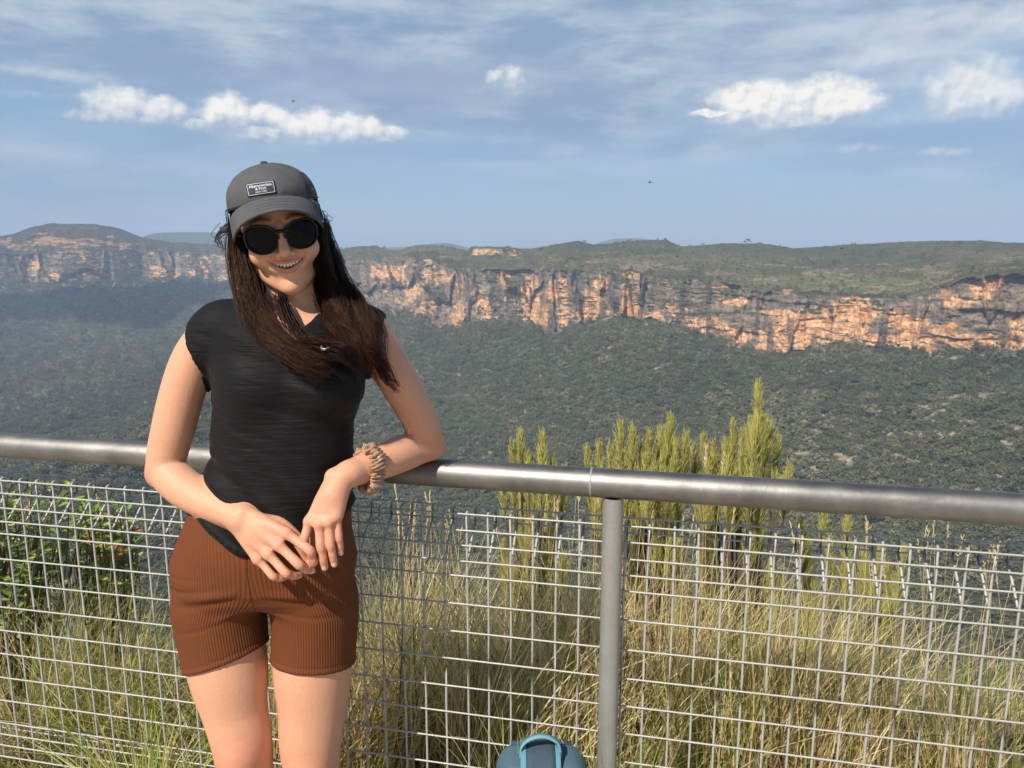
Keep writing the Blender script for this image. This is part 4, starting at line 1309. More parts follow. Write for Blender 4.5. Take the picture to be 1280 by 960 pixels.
# visor stitching lines
lines = [[H(*(np.array(visor_pt(u, w)) + np.array([0, 0, .0021]))) for u in np.linspace(-.93, .93, 50)] for w in (.25, .45, .65, .85)]
vv_, qq_ = tubes(lines, np.full((4, 50), .0004), 4)
link('stitching', new_mesh('stitching', vv_, qq_), mdark, vis)
band_pts = [[H(*[a + b0 for a, b0 in zip(crown_pt(p_, .045, .0012), (0, 0, 0))]) for p_ in np.linspace(-R(80), R(80), 60)]]
vv_, qq_ = tubes(band_pts, np.full((1, 60), .0016), 6)
link('rim_cord', new_mesh('rim_cord', vv_, qq_, True), mdark, cap)
bt = H(*crown_pt(0, 1.0, .001))
G = Grid(axis(bt[0] - .02, bt[0] + .02, [], .0015, .0015), axis(bt[1] - .02, bt[1] + .02, [], .0015, .0015), axis(bt[2] - .012, bt[2] + .012, [], .0015, .0015))
G.ell(bt, (.007, .007, .0035), .002); v, f = surface(G); link('button', new_mesh('button', v, f, True), mc, cap)
# dark worn side panel
v = []
for h in np.linspace(.10, .66, 14):
    for p_ in np.linspace(R(47) + .25 * h, R(96), 16): v.append(H(*crown_pt(p_, h, .0012)))
ii = np.arange(14 * 16).reshape(14, 16); q = np.stack([ii[:-1, :-1], ii[:-1, 1:], ii[1:, 1:], ii[1:, :-1]], -1).reshape(-1, 4)
link('side_panel', new_mesh('side_panel', v, q, True), mdark, cap)
# woven label with lettering, laid on the crown
def crown_map(x, z, off):
    """x metres sideways, z metres above rim at front"""
    h = z / .070
    phi = math.asin(max(-1, min(1, (x + .003) / (.0820 * (1 - h ** 2.35) ** (1 / 2.1)))))
    return H(*crown_pt(phi, h, off))
LX, LZ = -.0165, .026
la = R(0)
def lab(x, z, off): return crown_map(LX + x, LZ + z, off)
lw, lh = .0235, .0112
nx_, nz_ = 16, 8
def sheet(w, h, off, cx=0, cz=0):
    v = [lab(cx + x, cz + z, off) for z in np.linspace(-h, h, nz_) for x in np.linspace(-w, w, nx_)]
    ii = np.arange(nx_ * nz_).reshape(nz_, nx_); q = np.stack([ii[:-1, :-1], ii[:-1, 1:], ii[1:, 1:], ii[1:, :-1]], -1).reshape(-1, 4)
    return np.array(v), q
navy = simple('navy_weave', (.022, .030, .060), .8, scale=300, var=.3)
pale = simple('pale_thread', (.60, .62, .66), .8, scale=300)
v, q = sheet(lw, lh, .0022); label = link('woven_label', new_mesh('woven_label', v, q, True), navy, cap)
ls = label.modifiers.new('thick', 'SOLIDIFY'); ls.thickness = .0008; ls.offset = -1
fr_parts = [sheet(lw - .0025, .00035, .0027, 0, lh - .0022), sheet(lw - .0025, .00035, .0027, 0, -lh + .0022), sheet(.00035, lh - .0022, .0027, -lw + .0025, 0), sheet(.00035, lh - .0022, .0027, lw - .0025, 0)]
v, q = merge(fr_parts); link('label_border', new_mesh('label_border', v, q), pale, label)
def text_mesh(body_, size, mapf, name, mat, parent, cx, cz):
    cu = bpy.data.curves.new(name, 'FONT'); cu.body = body_; cu.size = size; cu.align_x = 'CENTER'; cu.resolution_u = 2
    cu.offset = size * .012
    o = bpy.data.objects.new(name, cu); COL.objects.link(o)
    dg = bpy.context.evaluated_depsgraph_get(); me = bpy.data.meshes.new_from_object(o.evaluated_get(dg))
    bpy.data.objects.remove(o)
    for vx in me.vertices:
        vx.co = Vector(mapf(cx + vx.co.x, cz + vx.co.y))
    me.name = name
    return link(name, me, mat, parent)
text_mesh('Abercrombie', .0068, lambda x, z: lab(x, z, .0029), 'lettering', pale, label, 0, .0026)
text_mesh('& Fitch', .0062, lambda x, z: lab(x, z, .0029), 'lettering', pale, label, 0, -.0024)
text_mesh('NEW YORK', .0036, lambda x, z: lab(x, z, .0029), 'lettering', pale, label, 0, -.0068)
text_mesh('NY', .011, lambda x, z: H(*crown_pt(R(66) + x / .075, .20 + z / .09, .0022)), 'side_lettering', simple('grey_thread', (.25, .26, .28), .8), cap, 0, 0)
# strap tail by the ear
v = []
for k_, (x, f_, z) in enumerate([(-.072, -.01, .012), (-.086, -.012, .014), (-.105, -.016, .013)]):
    for dz in (-.006, .006): v.append(H(x, f_, z + dz))
st_o = link('strap_tail', new_mesh('strap_tail', v, np.array([[0, 2, 3, 1], [2, 4, 5, 3]])), mdark, cap)
sm = st_o.modifiers.new('thick', 'SOLIDIFY'); sm.thickness = .003

# ------------------------------------------------------------------ sunglasses
mfrm = simple('black_acetate', (.004, .004, .005), .22, var=.05, spec=.35)
mlens = simple('dark_lens', (.003, .003, .004), .07, var=.02, spec=.12)
def lens_outline(s_, n=48, grow=0.0):
    out = []
    for i in range(n):
        a = 2 * PI * i / n; ca, sa = math.cos(a), math.sin(a)
        ex = .88
        x = math.copysign(abs(ca) ** ex, ca) * (.0276 + grow); z = math.copysign(abs(sa) ** ex, sa) * (.0232 + grow)
        if z < 0: x *= 1 - .10 * abs(sa)
        z += .0035 * (ca if s_ > 0 else -ca) * (sa > -.2) - .001
        out.append((s_ * 0 + x, z))
    return out
def gl_pt(x, z, d=0.0): return H(x, .1000 - 4.2 * x * x - d + .10 * z * 0, z)
fr_o = None
frame_parts = []
for s_ in (-1, 1):
    cx, cz = s_ * .0338, -.0060
    o1 = lens_outline(s_, 48, .0); o2 = lens_outline(s_, 48, .0032)
    rings = []
    for pts_, d in ((o1, .001), (o1, -.0015), (o2, -.0015), (o2, .0030), (o1, .0030)):
        rings.append([gl_pt(cx + x, cz + z, d) for x, z in pts_])
    v = np.array(rings).reshape(-1, 3); ii = np.arange(5 * 48).reshape(5, 48)
    q = np.stack([ii[:-1], np.roll(ii, -1, 1)[:-1], np.roll(ii, -1, 1)[1:], ii[1:]], -1).reshape(-1, 4)
    frame_parts.append((v, q))
bp = [gl_pt(x, .0035 - 22 * x * x * .3, -.0005) for x in np.linspace(-.011, .011, 9)]
frame_parts.append(tubes([bp], np.full((1, 9), .0030), 8))
v, f = merge(frame_parts)
glasses = link('sunglasses', new_mesh('sunglasses', v, f, True), mfrm, person)
for s_ in (-1, 1):
    cx, cz = s_ * .0338, -.0060
    v = [gl_pt(cx, cz, .0)]
    for k in (.35, .7, 1.0):
        v += [gl_pt(cx + x * k, cz + z * k, .001 - .0012 * (1 - k * k)) for x, z in lens_outline(s_, 48)]
    n_ = 48; ft = np.array([[0, 1 + i, 1 + (i + 1) % n_] for i in range(n_)])
    fq = np.array([[1 + r_ * n_ + i, 1 + (r_ + 1) * n_ + i, 1 + (r_ + 1) * n_ + (i + 1) % n_, 1 + r_ * n_ + (i + 1) % n_] for r_ in range(2) for i in range(n_)])
    link('lens', new_mesh('lens', v, [fq, ft], True), mlens, glasses)
    tp2 = [gl_pt(s_ * .066, .006, .002), H(s_ * .0735, .070, .006), H(s_ * .0790, .03, .006), H(s_ * .0800, -.005, .004), H(s_ * .078, -.03, -.012)]
    v, q = tubes([catmull(tp2, 16)], np.full((1, 16), .0030), 8)
    link('temple', new_mesh('temple', v, q, True), mfrm, glasses)
# ear stud
es = H(-.0705, .018, -.034); G = Grid(*[axis(c_ - .006, c_ + .006, [], .001, .001) for c_ in es]); G.ell(es, (.0028,) * 3, .001)
v, f = surface(G); link('ear_stud', new_mesh('ear_stud', v, f, True), simple('silver', (.8, .8, .78), .2, 1.0), person)

# ------------------------------------------------------------------ scrunchie on the wrist
ax0 = P(452, 587, 1.43); ax1 = P(470, 594, 1.455)   # sits round the forearm
cw = P(461, 585, 1.445); axd = armL[-1] - armL[-2]; axd /= np.linalg.norm(axd)
e1_ = np.cross(axd, [0, 1, 0]); e1_ /= np.linalg.norm(e1_); e2_ = np.cross(axd, e1_)
nA_, nB_ = 220, 20
v = []
for i in range(nA_):
    a = 2 * PI * i / nA_
    tilt = .012 * math.sin(a + .5)
    rad0 = .038 + .002 * math.sin(3 * a)
    cc = cw + (e1_ * math.cos(a) + e2_ * math.sin(a)) * rad0 + axd * tilt
    for j_ in range(nB_):
        bq = 2 * PI * j_ / nB_
        nse = float(fbm(np.array([a * 5.5]), np.array([math.cos(bq) * 1.2]), np.array([math.sin(bq) * 1.2]), 3, 311)[0])
        gath = .5 + .5 * math.sin(a * 34 + 2.5 * math.sin(bq + a * 3))
        r_ = .0080 + .010 * nse + .0050 * gath
        rd = (e1_ * math.cos(a) + e2_ * math.sin(a))
        v.append(cc + (rd * math.cos(bq) * .8 + axd * math.sin(bq) * 1.25) * r_)
ii = np.arange(nA_ * nB_).reshape(nA_, nB_)
q = np.stack([ii, np.roll(ii, -1, 0), np.roll(np.roll(ii, -1, 0), -1, 1), np.roll(ii, -1, 1)], -1).reshape(-1, 4)
link('scrunchie', new_mesh('scrunchie', np.array(v), q, True), simple('satin', (.33, .20, .135), .42, var=.25, scale=90), person)

# ------------------------------------------------------------------ hair
hg = np.random.default_rng(5)
def lock(guides, count, spread, rad, seed, S=40, wave=.0035, clump=8, taper=.5):
    """strands interpolated between guide curves"""
    g = np.random.default_rng(seed)
    Gs = np.array([catmull(gd, S) for gd in guides])        # (k,S,3)
    k = len(Gs)
    nc = max(2, count // (clump * 3))
    u = g.uniform(0, k - 1, nc) if k > 1 else np.zeros(nc)
    i = np.clip(np.floor(u).astype(int), 0, max(k - 2, 0)); f = (u - i)[:, None, None]
    C = Gs[i] * (1 - f) + Gs[np.minimum(i + 1, k - 1)] * f
    tt = np.linspace(0, 1, S)[None, :, None]
    prof = (np.array(spread)[0] * (1 - tt) + np.array(spread)[1] * tt)
    off = g.normal(size=(nc, 1, 3)) * np.array([1, .8, .5]); C = C + off * prof
    ph2 = g.uniform(0, 6.28, (nc, 1, 3)); f2 = g.uniform(5, 9, (nc, 1, 1)); C = C + np.sin(tt * f2 * 6.28 / 2 + ph2) * wave * .35 * tt ** .5
    ph = g.uniform(0, 6.28, (nc, 1, 3)); fq_ = g.uniform(1.6, 4.2, (nc, 1, 1))
    C = C + np.sin(tt * fq_ * 3.6 + ph) * wave * 1.7 * tt ** 1.2 * np.array([1, .35, .7])
    ci = g.integers(0, nc, count)
    Ps = C[ci]
    loose = .0042 * (1 - .72 * tt ** 1.8) + .0010 + .0012 * (g.random((count, 1, 1)) > .92) * tt * 6
    Ps = Ps + g.normal(size=(count, 1, 3)) * loose
    ph = g.uniform(0, 6.28, (count, 1, 3)); Ps = Ps + np.sin(tt * 9 + ph) * .0010 * tt
    # random length
    ln = 1 - .42 * g.random(count) ** 1.3
    ts = np.linspace(0, 1, S)
    out = np.empty_like(Ps)
    for c_ in range(3):
        for n_ in range(count): out[n_, :, c_] = np.interp(ts * ln[n_], ts, Ps[n_, :, c_])
    rr_ = rad * g.uniform(.7, 1.2, (count, 1)) * (1 - .75 * np.linspace(0, 1, S)[None, :] ** 2)
    return tubes(out, rr_, 3), np.clip(.65 * g.uniform(0, 1, nc)[ci] + .35 * g.uniform(0, 1, count), 0, 1), S
def HH(l): return [P(*a) for a in l]
locks = []
# picture-left side: from under the cap, beside the cheek, swept over the chest
locks.append(lock([
    HH([(296, 275, 1.46), (294, 302, 1.455), (297, 345, 1.430), (308, 390, 1.398), (334, 426, 1.375), (368, 452, 1.355), (399, 468, 1.350)]),
    HH([(298, 275, 1.45), (297, 305, 1.445), (302, 350, 1.420), (316, 392, 1.390), (343, 424, 1.370), (376, 447, 1.352), (405, 466, 1.348)]),
    HH([(298, 275, 1.45), (300, 310, 1.440), (309, 350, 1.415), (321, 388, 1.395), (345, 420, 1.372), (381, 444, 1.352), (411, 460, 1.346)]),
    HH([(300, 285, 1.45), (302, 318, 1.440), (313, 352, 1.420), (325, 384, 1.398), (348, 415, 1.376), (382, 440, 1.356), (414, 452, 1.350)]),
    ], 1700, (.002, .0058), .0005, 11, wave=.0055, clump=12))
locks.append(lock([
    HH([(298, 280, 1.50), (296, 330, 1.47), (306, 380, 1.425), (324, 412, 1.395), (350, 437, 1.372), (378, 458, 1.352), (398, 474, 1.35)]),
    HH([(296, 290, 1.49), (298, 340, 1.46), (314, 385, 1.415), (336, 412, 1.39), (362, 430, 1.370), (385, 450, 1.35), (395, 466, 1.348)]),
    ], 650, (.003, .008), .0005, 12, wave=.007, clump=12))
locks.append(lock([
    HH([(398, 285, 1.46), (398, 310, 1.455), (403, 345, 1.445), (412, 382, 1.420), (424, 412, 1.392), (436, 436, 1.372), (452, 452, 1.365)]),
    HH([(399, 280, 1.48), (404, 310, 1.47), (413, 345, 1.455), (430, 385, 1.425), (443, 415, 1.395), (455, 442, 1.378), (468, 462, 1.385)]),
    HH([(400, 280, 1.50), (409, 312, 1.49), (423, 350, 1.475), (443, 383, 1.445), (458, 412, 1.415), (466, 440, 1.395), (478, 466, 1.420)]),
    HH([(399, 280, 1.52), (411, 316, 1.51), (428, 355, 1.495), (452, 384, 1.465), (468, 408, 1.435), (471, 440, 1.410), (482, 464, 1.43)]),
    ], 1900, (.003, .009), .0005, 13, wave=.007, clump=12))
locks.append(lock([
    HH([(396, 300, 1.49), (396, 325, 1.48), (397, 355, 1.46), (406, 385, 1.435), (416, 410, 1.40), (430, 430, 1.375), (448, 442, 1.365)]),
    HH([(396, 300, 1.52), (402, 340, 1.50), (414, 375, 1.47), (430, 400, 1.425), (442, 425, 1.39), (462, 450, 1.375), (486, 480, 1.415)]),
    ], 900, (.004, .010), .0005, 14, wave=.008, clump=12))
# cross-swept strands in the middle and wisps on the arm
locks.append(lock([
    HH([(352, 372, 1.42), (362, 398, 1.395), (380, 420, 1.372), (405, 430, 1.358), (430, 434, 1.355), (452, 446, 1.36)]),
    HH([(345, 370, 1.42), (358, 400, 1.392), (374, 424, 1.370), (396, 430, 1.358), (424, 438, 1.353), (448, 452, 1.36)]),
    ], 110, (.003, .005), .0007, 15))
locks.append(lock([
    HH([(458, 435, 1.385), (472, 460, 1.400), (486, 480, 1.425), (496, 488, 1.44)]),
    HH([(462, 435, 1.385), (480, 448, 1.405), (494, 470, 1.43), (498, 492, 1.445)]),
    ], 120, (.004, .004), .0006, 16, wave=.005))
# back of the head, down behind the shoulders
locks.append(lock([
    [H(-.070, -.03, .03), H(-.072, -.05, -.04), H(-.06, -.09, -.12), H(-.05, -.14, -.22), H(-.03, -.15, -.34)],
    [H(-.030, -.095, .03), H(-.035, -.105, -.05), H(-.03, -.12, -.14), H(-.02, -.16, -.24), H(-.01, -.165, -.38)],
    [H(.030, -.095, .03), H(.035, -.105, -.05), H(.03, -.12, -.14), H(.03, -.16, -.24), H(.02, -.165, -.38)],
    [H(.070, -.03, .03), H(.074, -.05, -.04), H(.07, -.08, -.12), H(.07, -.13, -.20), H(.06, -.15, -.32)],
    ], 1400, (.006, .012), .0010, 17))
# fly-aways
locks.append(lock([HH([(286, 285, 1.47), (276, 298, 1.46), (277, 310, 1.46), (285, 322, 1.46)]), HH([(284, 280, 1.47), (272, 292, 1.465), (273, 303, 1.46), (280, 315, 1.46)])], 26, (.002, .003), .0006, 18))
locks.append(lock([HH([(394, 262, 1.47), (402, 268, 1.465), (406, 272, 1.46), (409, 268, 1.46)]), HH([(394, 266, 1.47), (404, 270, 1.465), (406, 278, 1.46), (405, 286, 1.46)])], 26, (.0015, .002), .0005, 19))
vs, fs, tints, n0 = [], [], [], 0
for (v, q), tr, S in locks:
    vs.append(v); fs.append(q + n0); n0 += len(v)
    a = tr ** 2.2
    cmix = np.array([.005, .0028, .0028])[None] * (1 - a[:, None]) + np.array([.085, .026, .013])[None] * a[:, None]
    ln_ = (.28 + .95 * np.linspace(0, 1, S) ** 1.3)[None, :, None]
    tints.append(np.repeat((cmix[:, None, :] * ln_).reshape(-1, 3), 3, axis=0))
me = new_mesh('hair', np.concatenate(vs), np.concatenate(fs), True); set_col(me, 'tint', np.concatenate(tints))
mhair, t, b = material('brown_hair')
t.put(b.inputs['Base Color'], t.attr('tint')); b.inputs['Roughness'].default_value = .42
b.inputs['Specular IOR Level'].default_value = .30; b.inputs['Specular Tint'].default_value = (1, .72, .55, 1)
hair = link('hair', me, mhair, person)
# hair lying on the skull
G = Grid(axis(HO[0] - .13, HO[0] + .13, [], .004, .004), axis(HO[1] - .13, HO[1] + .16, [], .004, .004), axis(HO[2] - .16, HO[2] + .14, [], .004, .004))
G.ell(H(0, -.030, .025), (.079, .092, .080), .01, HM)
G.chain([H(0, -.06, 0), H(.01, -.075, -.06), H(.02, -.085, -.13)], [.07, .062, .05], .02)
v, f = surface(G)
lc = (v - HO) @ HM.T
nse = fbm(lc[:, 0] * 90, lc[:, 1] * 90, lc[:, 2] * 6, 3, 331)
v = v + normals(v, f) * (nse * .003)[:, None]
me = new_mesh('scalp_hair', v, f, True); set_col(me, 'tint', np.tile([[.022, .012, .010]], (len(v), 1)))
link('scalp_hair', me, mhair, hair)
# ------------------------------------------------------------------ tall grass behind the fence
def ground_z(x, y):
    r_ = np.hypot(x, y)
    return np.interp(r_, [1.9, 2.5, 3.6, 6, 14], [-.02, -.22, -1.05, -4.0, -15])
def blades(g, n, base, h, lean, leanr, w, arch, S=7):
    """base (n,3), h (n), lean vector (n,2) -> ribbon mesh"""
    tt = np.linspace(0, 1, S)[None, :]
    x = base[:, 0:1] + lean[:, 0:1] * h[:, None] * (tt * .55 + arch[:, None] * tt ** 2.4)
    y = base[:, 1:2] + lean[:, 1:2] * h[:, None] * (tt * .55 + arch[:, None] * tt ** 2.4)
    L2 = np.hypot(lean[:, 0], lean[:, 1])[:, None]
    z = base[:, 2:3] + h[:, None] * (tt - np.minimum(arch[:, None] * .35 * L2, .45) * tt ** 2.6)
    # a little kink
    k = g.normal(size=(n, 1)) * .012
    x = x + k * np.sin(tt * 5 + g.uniform(0, 6, (n, 1))); 
    pts = np.stack([x, y, z], -1)
    wd = w[:, None] * np.clip(1.15 - tt ** 2, .08, 1) * np.minimum(1, .6 + tt * 2)
    a = g.uniform(-1.1, 1.1, n); side = np.stack([np.cos(a), np.sin(a), g.normal(size=n) * .1], -1)
    return ribbons(pts, wd, side)
top_px = [(-120, 640), (0, 655), (90, 640), (150, 690), (200, 745), (260, 760), (330, 740), (430, 700), (470, 655), (520, 650), (560, 655), (610, 690), (650, 690), (700, 665), (740, 650), (800, 655), (860, 668), (930, 690), (1000, 695), (1060, 705), (1130, 730), (1200, 765), (1240, 785), (1290, 815), (1400, 850)]
tpa = np.array(top_px, float)
straw_px = [(-120, .45), (60, .5), (150, .5), (220, .35), (440, .75), (560, .7), (620, .45), (700, .7), (850, .75), (920, .55), (1000, .65), (1100, .45), (1250, .4)]
spa = np.array(straw_px, float)
g = np.random.default_rng(21)
PAL_S = np.array([[.86, .70, .40], [.78, .60, .31], [.90, .80, .54], [.60, .42, .21], [.76, .66, .33]])
PAL_G = np.array([[.28, .38, .08], [.40, .48, .12], [.20, .29, .06], [.52, .56, .18], [.46, .47, .15]])
PAL_D = np.array([[.14, .085, .04], [.20, .13, .065], [.10, .07, .035]])
parts, tints = [], []
ncl = 520
cx_ = g.uniform(-130, 1400, ncl); cy_ = 1.93 + 1.5 * g.random(ncl) ** 1.25
for i in range(ncl):
    px_, Y = cx_[i], cy_[i]
    base = P(px_, 700, Y); 
    # stay behind the fence line
    fy = rail_at(px_)[1] + .24
    if Y < fy: Y = fy + g.uniform(0, .35); base = P(px_, 700, Y)
    tp = np.interp(px_, tpa[:, 0], tpa[:, 1])
    zt = P(px_, tp, Y)[2]; gz_ = float(ground_z(base[0], Y))
    hmax = np.clip(zt - gz_, .15, 1.35)
    if zt - gz_ < .12: continue
    n = int(g.integers(30, 66))
    sf = .13 + np.interp(px_, spa[:, 0], spa[:, 1]) + g.normal() * .28
    main = g.normal(size=2) * np.array([.30, .12]) + np.array([.12 if px_ < 250 else -.03, -.05])
    an = g.uniform(0, 6.28, n); rad = np.abs(g.normal(size=n)) * .28
    lean = main[None] + np.stack([np.cos(an), np.sin(an) * .6], -1) * rad[:, None]
    b0 = np.stack([base[0] + g.normal(size=n) * .035, Y + g.normal(size=n) * .03, np.full(n, gz_ - .02)], -1)
    h = hmax * g.uniform(.42, 1.0, n) * (1 if g.random() > .25 else .7)
    w = g.uniform(.0022, .0048, n); arch = g.uniform(.1, 1.1, n)
    v, q = blades(g, n, b0, h, lean, rad, w, arch)
    r_ = g.random(n); pal = np.where((r_ < sf)[:, None], PAL_S[g.integers(0, 5, n)], PAL_G[g.integers(0, 5, n)])
    pal = np.where((g.random(n) < .10)[:, None], PAL_D[g.integers(0, 3, n)], pal) * g.uniform(.75, 1.15, (n, 1))
    parts.append((v, q)); tints.append(np.repeat(pal, 14, 0))
# dead litter and short growth low down
n = 14000
px_ = g.uniform(-130, 1400, n); Y = 1.90 + g.random(n) * 1.1
base = np.array([P(a, 800, b_) for a, b_ in zip(px_, Y)])
base[:, 2] = ground_z(base[:, 0], base[:, 1]) - .01
okk = Y > 1.352 + (1.83 - 1.352) * (1280 - px_) / 1280 + .2
lean = g.normal(size=(n, 2)) * .8
h = g.uniform(.08, .34, n); w = g.uniform(.002, .005, n)
v, q = blades(g, n, base, h, lean, None, w, g.uniform(.1, 1.2, n))
pal = np.where((g.random(n) < .5)[:, None], PAL_D[g.integers(0, 3, n)] * 1.4, PAL_S[g.integers(0, 5, n)] * .8); pal = np.where((g.random(n) < .3)[:, None], PAL_G[g.integers(0, 5, n)], pal)
v = v.reshape(n, 14, 3)[okk].reshape(-1, 3); q = np.concatenate([q[:6] + 14 * i for i in range(int(okk.sum()))]); pal = pal[okk]
parts.append((v, q)); tints.append(np.repeat(pal, 14, 0))
v, f = merge(parts)
mgrass = attrmat('grass_mat', .55, .35, .42)
me = new_mesh('tall_grass', v, f); set_col(me, 'tint', np.concatenate(tints))
o = tag(link('tall_grass', me, mgrass), kind='stuff', label='tall straw-coloured and green tussock grass growing behind the wire mesh', cat='grass')
print('grass quads', len(v) // 2)
# seed stalks standing above the grass
parts, tints = [], []
st_px = [(492, 600), (500, 640), (520, 628), (545, 650), (560, 632), (575, 660), (630, 655), (668, 600), (700, 620), (722, 585), (745, 600), (770, 632), (890, 560), (905, 610), (985, 660), (1010, 690), (1070, 640), (1085, 650), (1120, 690), (1160, 655), (1178, 640), (1196, 655), (1215, 690), (1250, 700), (1262, 720), (40, 640), (118, 600), (60, 660), (540, 610), (1240, 690), (1100, 700), (860, 640), (820, 640)]
paths, rads = [], []
for px_, py_ in st_px:
    for r2 in range(int(g.integers(1, 4))):
        Y = max(2.05, 1.352 + .478 * (1280 - px_) / 1280 + .3) + g.random() * .6
        a0 = P(px_ + g.normal() * 9, py_ + g.normal() * 9 + 4, Y); b0 = P(px_ + g.normal() * 26 + 8, 800, Y + .02); b0[2] = float(ground_z(b0[0], b0[1]))
        mid_ = (a0 + b0) / 2 + g.normal(size=3) * .02
        paths.append(catmull([b0, mid_, a0], 12)); rads.append(np.linspace(.0016, .0008, 12))
v1, q1 = tubes(paths, rads, 3); parts.append((v1, q1))
tn = [np.repeat(PAL_S[g.integers(0, 3, len(paths))], 36, 0)]
heads = []
for p_ in paths:
    k = 10
    for j_ in range(k):
        c0 = p_[-1 - (j_ % 3)] * (1 - (j_ // 3) * .0) ; d_ = (p_[-1] - p_[-3]); d_ /= np.linalg.norm(d_)
        s0 = p_[-1] - d_ * j_ * .007; s1 = s0 + d_ * .014 + g.normal(size=3) * .004
        heads.append([s0, (s0 + s1) / 2, s1])
v2, q2 = tubes(heads, np.tile([[.0012, .0022, .0004]], (len(heads), 1)), 3); parts.append((v2, q2)); tn.append(np.repeat(PAL_S[g.integers(0, 3, len(heads))] * 1.0, 9, 0))
v, f = merge(parts); me = new_mesh('seed_stalks', v, f); set_col(me, 'tint', np.concatenate(tn))
tag(link('seed_stalks', me, mgrass), kind='stuff', label='thin pale seed stalks rising above the tall grass', cat='grass')

# ------------------------------------------------------------------ green tufts in front of the mesh
def tuft(px_, Y, n, hgt, spread, label, seed, zoff=0.0, wid=(.003, .0055)):
    g = np.random.default_rng(seed)
    b_ = P(px_, 900, Y)
    an = g.uniform(0, 6.28, n); rad = g.uniform(.1, spread, n)
    lean = np.stack([np.cos(an), np.sin(an) * .35], -1) * rad[:, None]
    base = np.stack([b_[0] + np.cos(an) * .04 * g.random(n), Y + np.sin(an) * .02 * g.random(n), np.full(n, zoff)], -1)
    v, q = blades(g, n, base, hgt * g.uniform(.45, 1, n), lean, None, g.uniform(*wid, n), g.uniform(.2, 1.3, n))
    pal = PAL_G[g.integers(0, 5, n)] * 1.15; pal = np.where((g.random(n) < .22)[:, None], PAL_S[g.integers(0, 5, n)], pal)
    me = new_mesh('grass_tuft', v, q); set_col(me, 'tint', np.repeat(pal, 14, 0))
    return tag(link('grass_tuft', me, mgrass), label, 'grass', 'green tufts at the foot of the fence')
tuft(170, 1.72, 210, .46, 1.0, 'fresh green grass tuft in front of the mesh, left of the woman', 1)
tuft(255, 1.75, 90, .40, .8, 'small green grass tuft beside the woman\'s bare leg', 2)
tuft(662, 1.525, 70, .60, .35, 'thin green grass tuft behind the blue backpack', 3)
tuft(772, 1.46, 80, .60, .38, 'low green grass tuft at the foot of the bare fence post', 4)
tuft(90, 1.78, 60, .26, 1.0, 'low grass tuft in the bottom left corner before the mesh', 5)

# ------------------------------------------------------------------ feathery shrubs
mneedle = attrmat('needle_mat', .6, .25, .35)
mbark = simple('bark', (.13, .095, .065), .9, var=.3, scale=40, bump=.002)
def feather_shrub(tips, root, label, seed, dens=1.0, group='feathery yellow-green shrubs beyond the fence'):
    """tips: (px, py, Y, length, radius)"""
    g = np.random.default_rng(seed)
    e_ = empty('feathery_shrub', root, label, 'shrub', group)
    stems = []; needles = []; tn = []
    for px_, py_, Y, L, rd in tips:
        tip = P(px_, py_, Y)
        foot = np.array(root) + np.array([(tip[0] - root[0]) * .45, (tip[1] - root[1]) * .3, .15 + .3 * g.random()])
        c1 = tip - np.array([(tip[0] - root[0]) * .10, 0, L])
        path = catmull([root, foot, (foot + c1) / 2, c1, tip], 24); stems.append(path)
        ax_ = tip - c1; 
        n = int(330 * dens * L / .3)
        tt = g.random(n) ** .9
        p0 = c1[None] + ax_[None] * (tt ** .95)[:, None] + g.normal(size=(n, 3)) * .002
        an = g.uniform(0, 6.28, n); el_ = g.uniform(.12, .60, n) * (1.1 - .5 * tt)
        d = np.stack([np.cos(an) * np.sin(el_), np.sin(an) * np.sin(el_), np.cos(el_)], -1)
        ln = g.uniform(.035, .085, n) * (1.15 - .55 * tt) * rd / .03
        k_ = g.normal(size=(n, 3)) * .004
        pts_ = np.stack([p0, p0 + d * ln[:, None] * .5 + k_, p0 + d * ln[:, None] + k_ + np.array([0, 0, .006])], 1)
        needles.append(pts_)
        c = np.array([.80, .74, .26]); c2 = np.array([.54, .56, .17]); m_ = g.random((n, 1)) * .7 + .3 * tt[:, None]
        cc = c2 * (1 - m_) + c * m_
        cc = np.where((g.random(n) < .10)[:, None], np.array([[.36, .24, .07]]), cc)
        tn.append(cc)
    nd = np.concatenate(needles); n = len(nd)
    v, q = tubes(nd, np.tile([[.0010, .0010, .0005]], (n, 1)), 3)
    me = new_mesh('foliage', v, q); set_col(me, 'tint', np.repeat(np.concatenate(tn), 9, 0)); link('foliage', me, mneedle, e_)
    v, q = tubes(stems, np.tile(np.linspace(.010, .002, 24)[None], (len(stems), 1)), 5)
    link('branches', new_mesh('branches', v, q, True), mbark, e_)
    return e_
def tips_from(outline, Y, n, seed, L=(.16, .30), rd=(.024, .034), depth=.35, fill=190):
    g = np.random.default_rng(seed); oa = np.array(outline, float); out = []
    for x, y in outline: out.append((x, y, Y + g.normal() * .08, g.uniform(*L), g.uniform(*rd)))
    for i in range(n):
        x = g.uniform(oa[0, 0], oa[-1, 0]); yt = np.interp(x, oa[:, 0], oa[:, 1])
        out.append((x, yt + 12 + g.random() ** 1.0 * fill, Y + g.uniform(-depth, depth), g.uniform(*L) * g.uniform(.6, 1), g.uniform(*rd)))
    return out
feather_shrub(tips_from([(733, 566), (748, 560), (762, 562), (774, 536), (790, 540), (802, 556), (812, 544), (826, 540), (838, 528), (846, 556), (858, 548)], 2.95, 52, 41), tuple(P(800, 900, 2.95)[:2]) + (-.55,), 'wide yellow-green feathery shrub just right of the fence post, beyond the rail', 41)
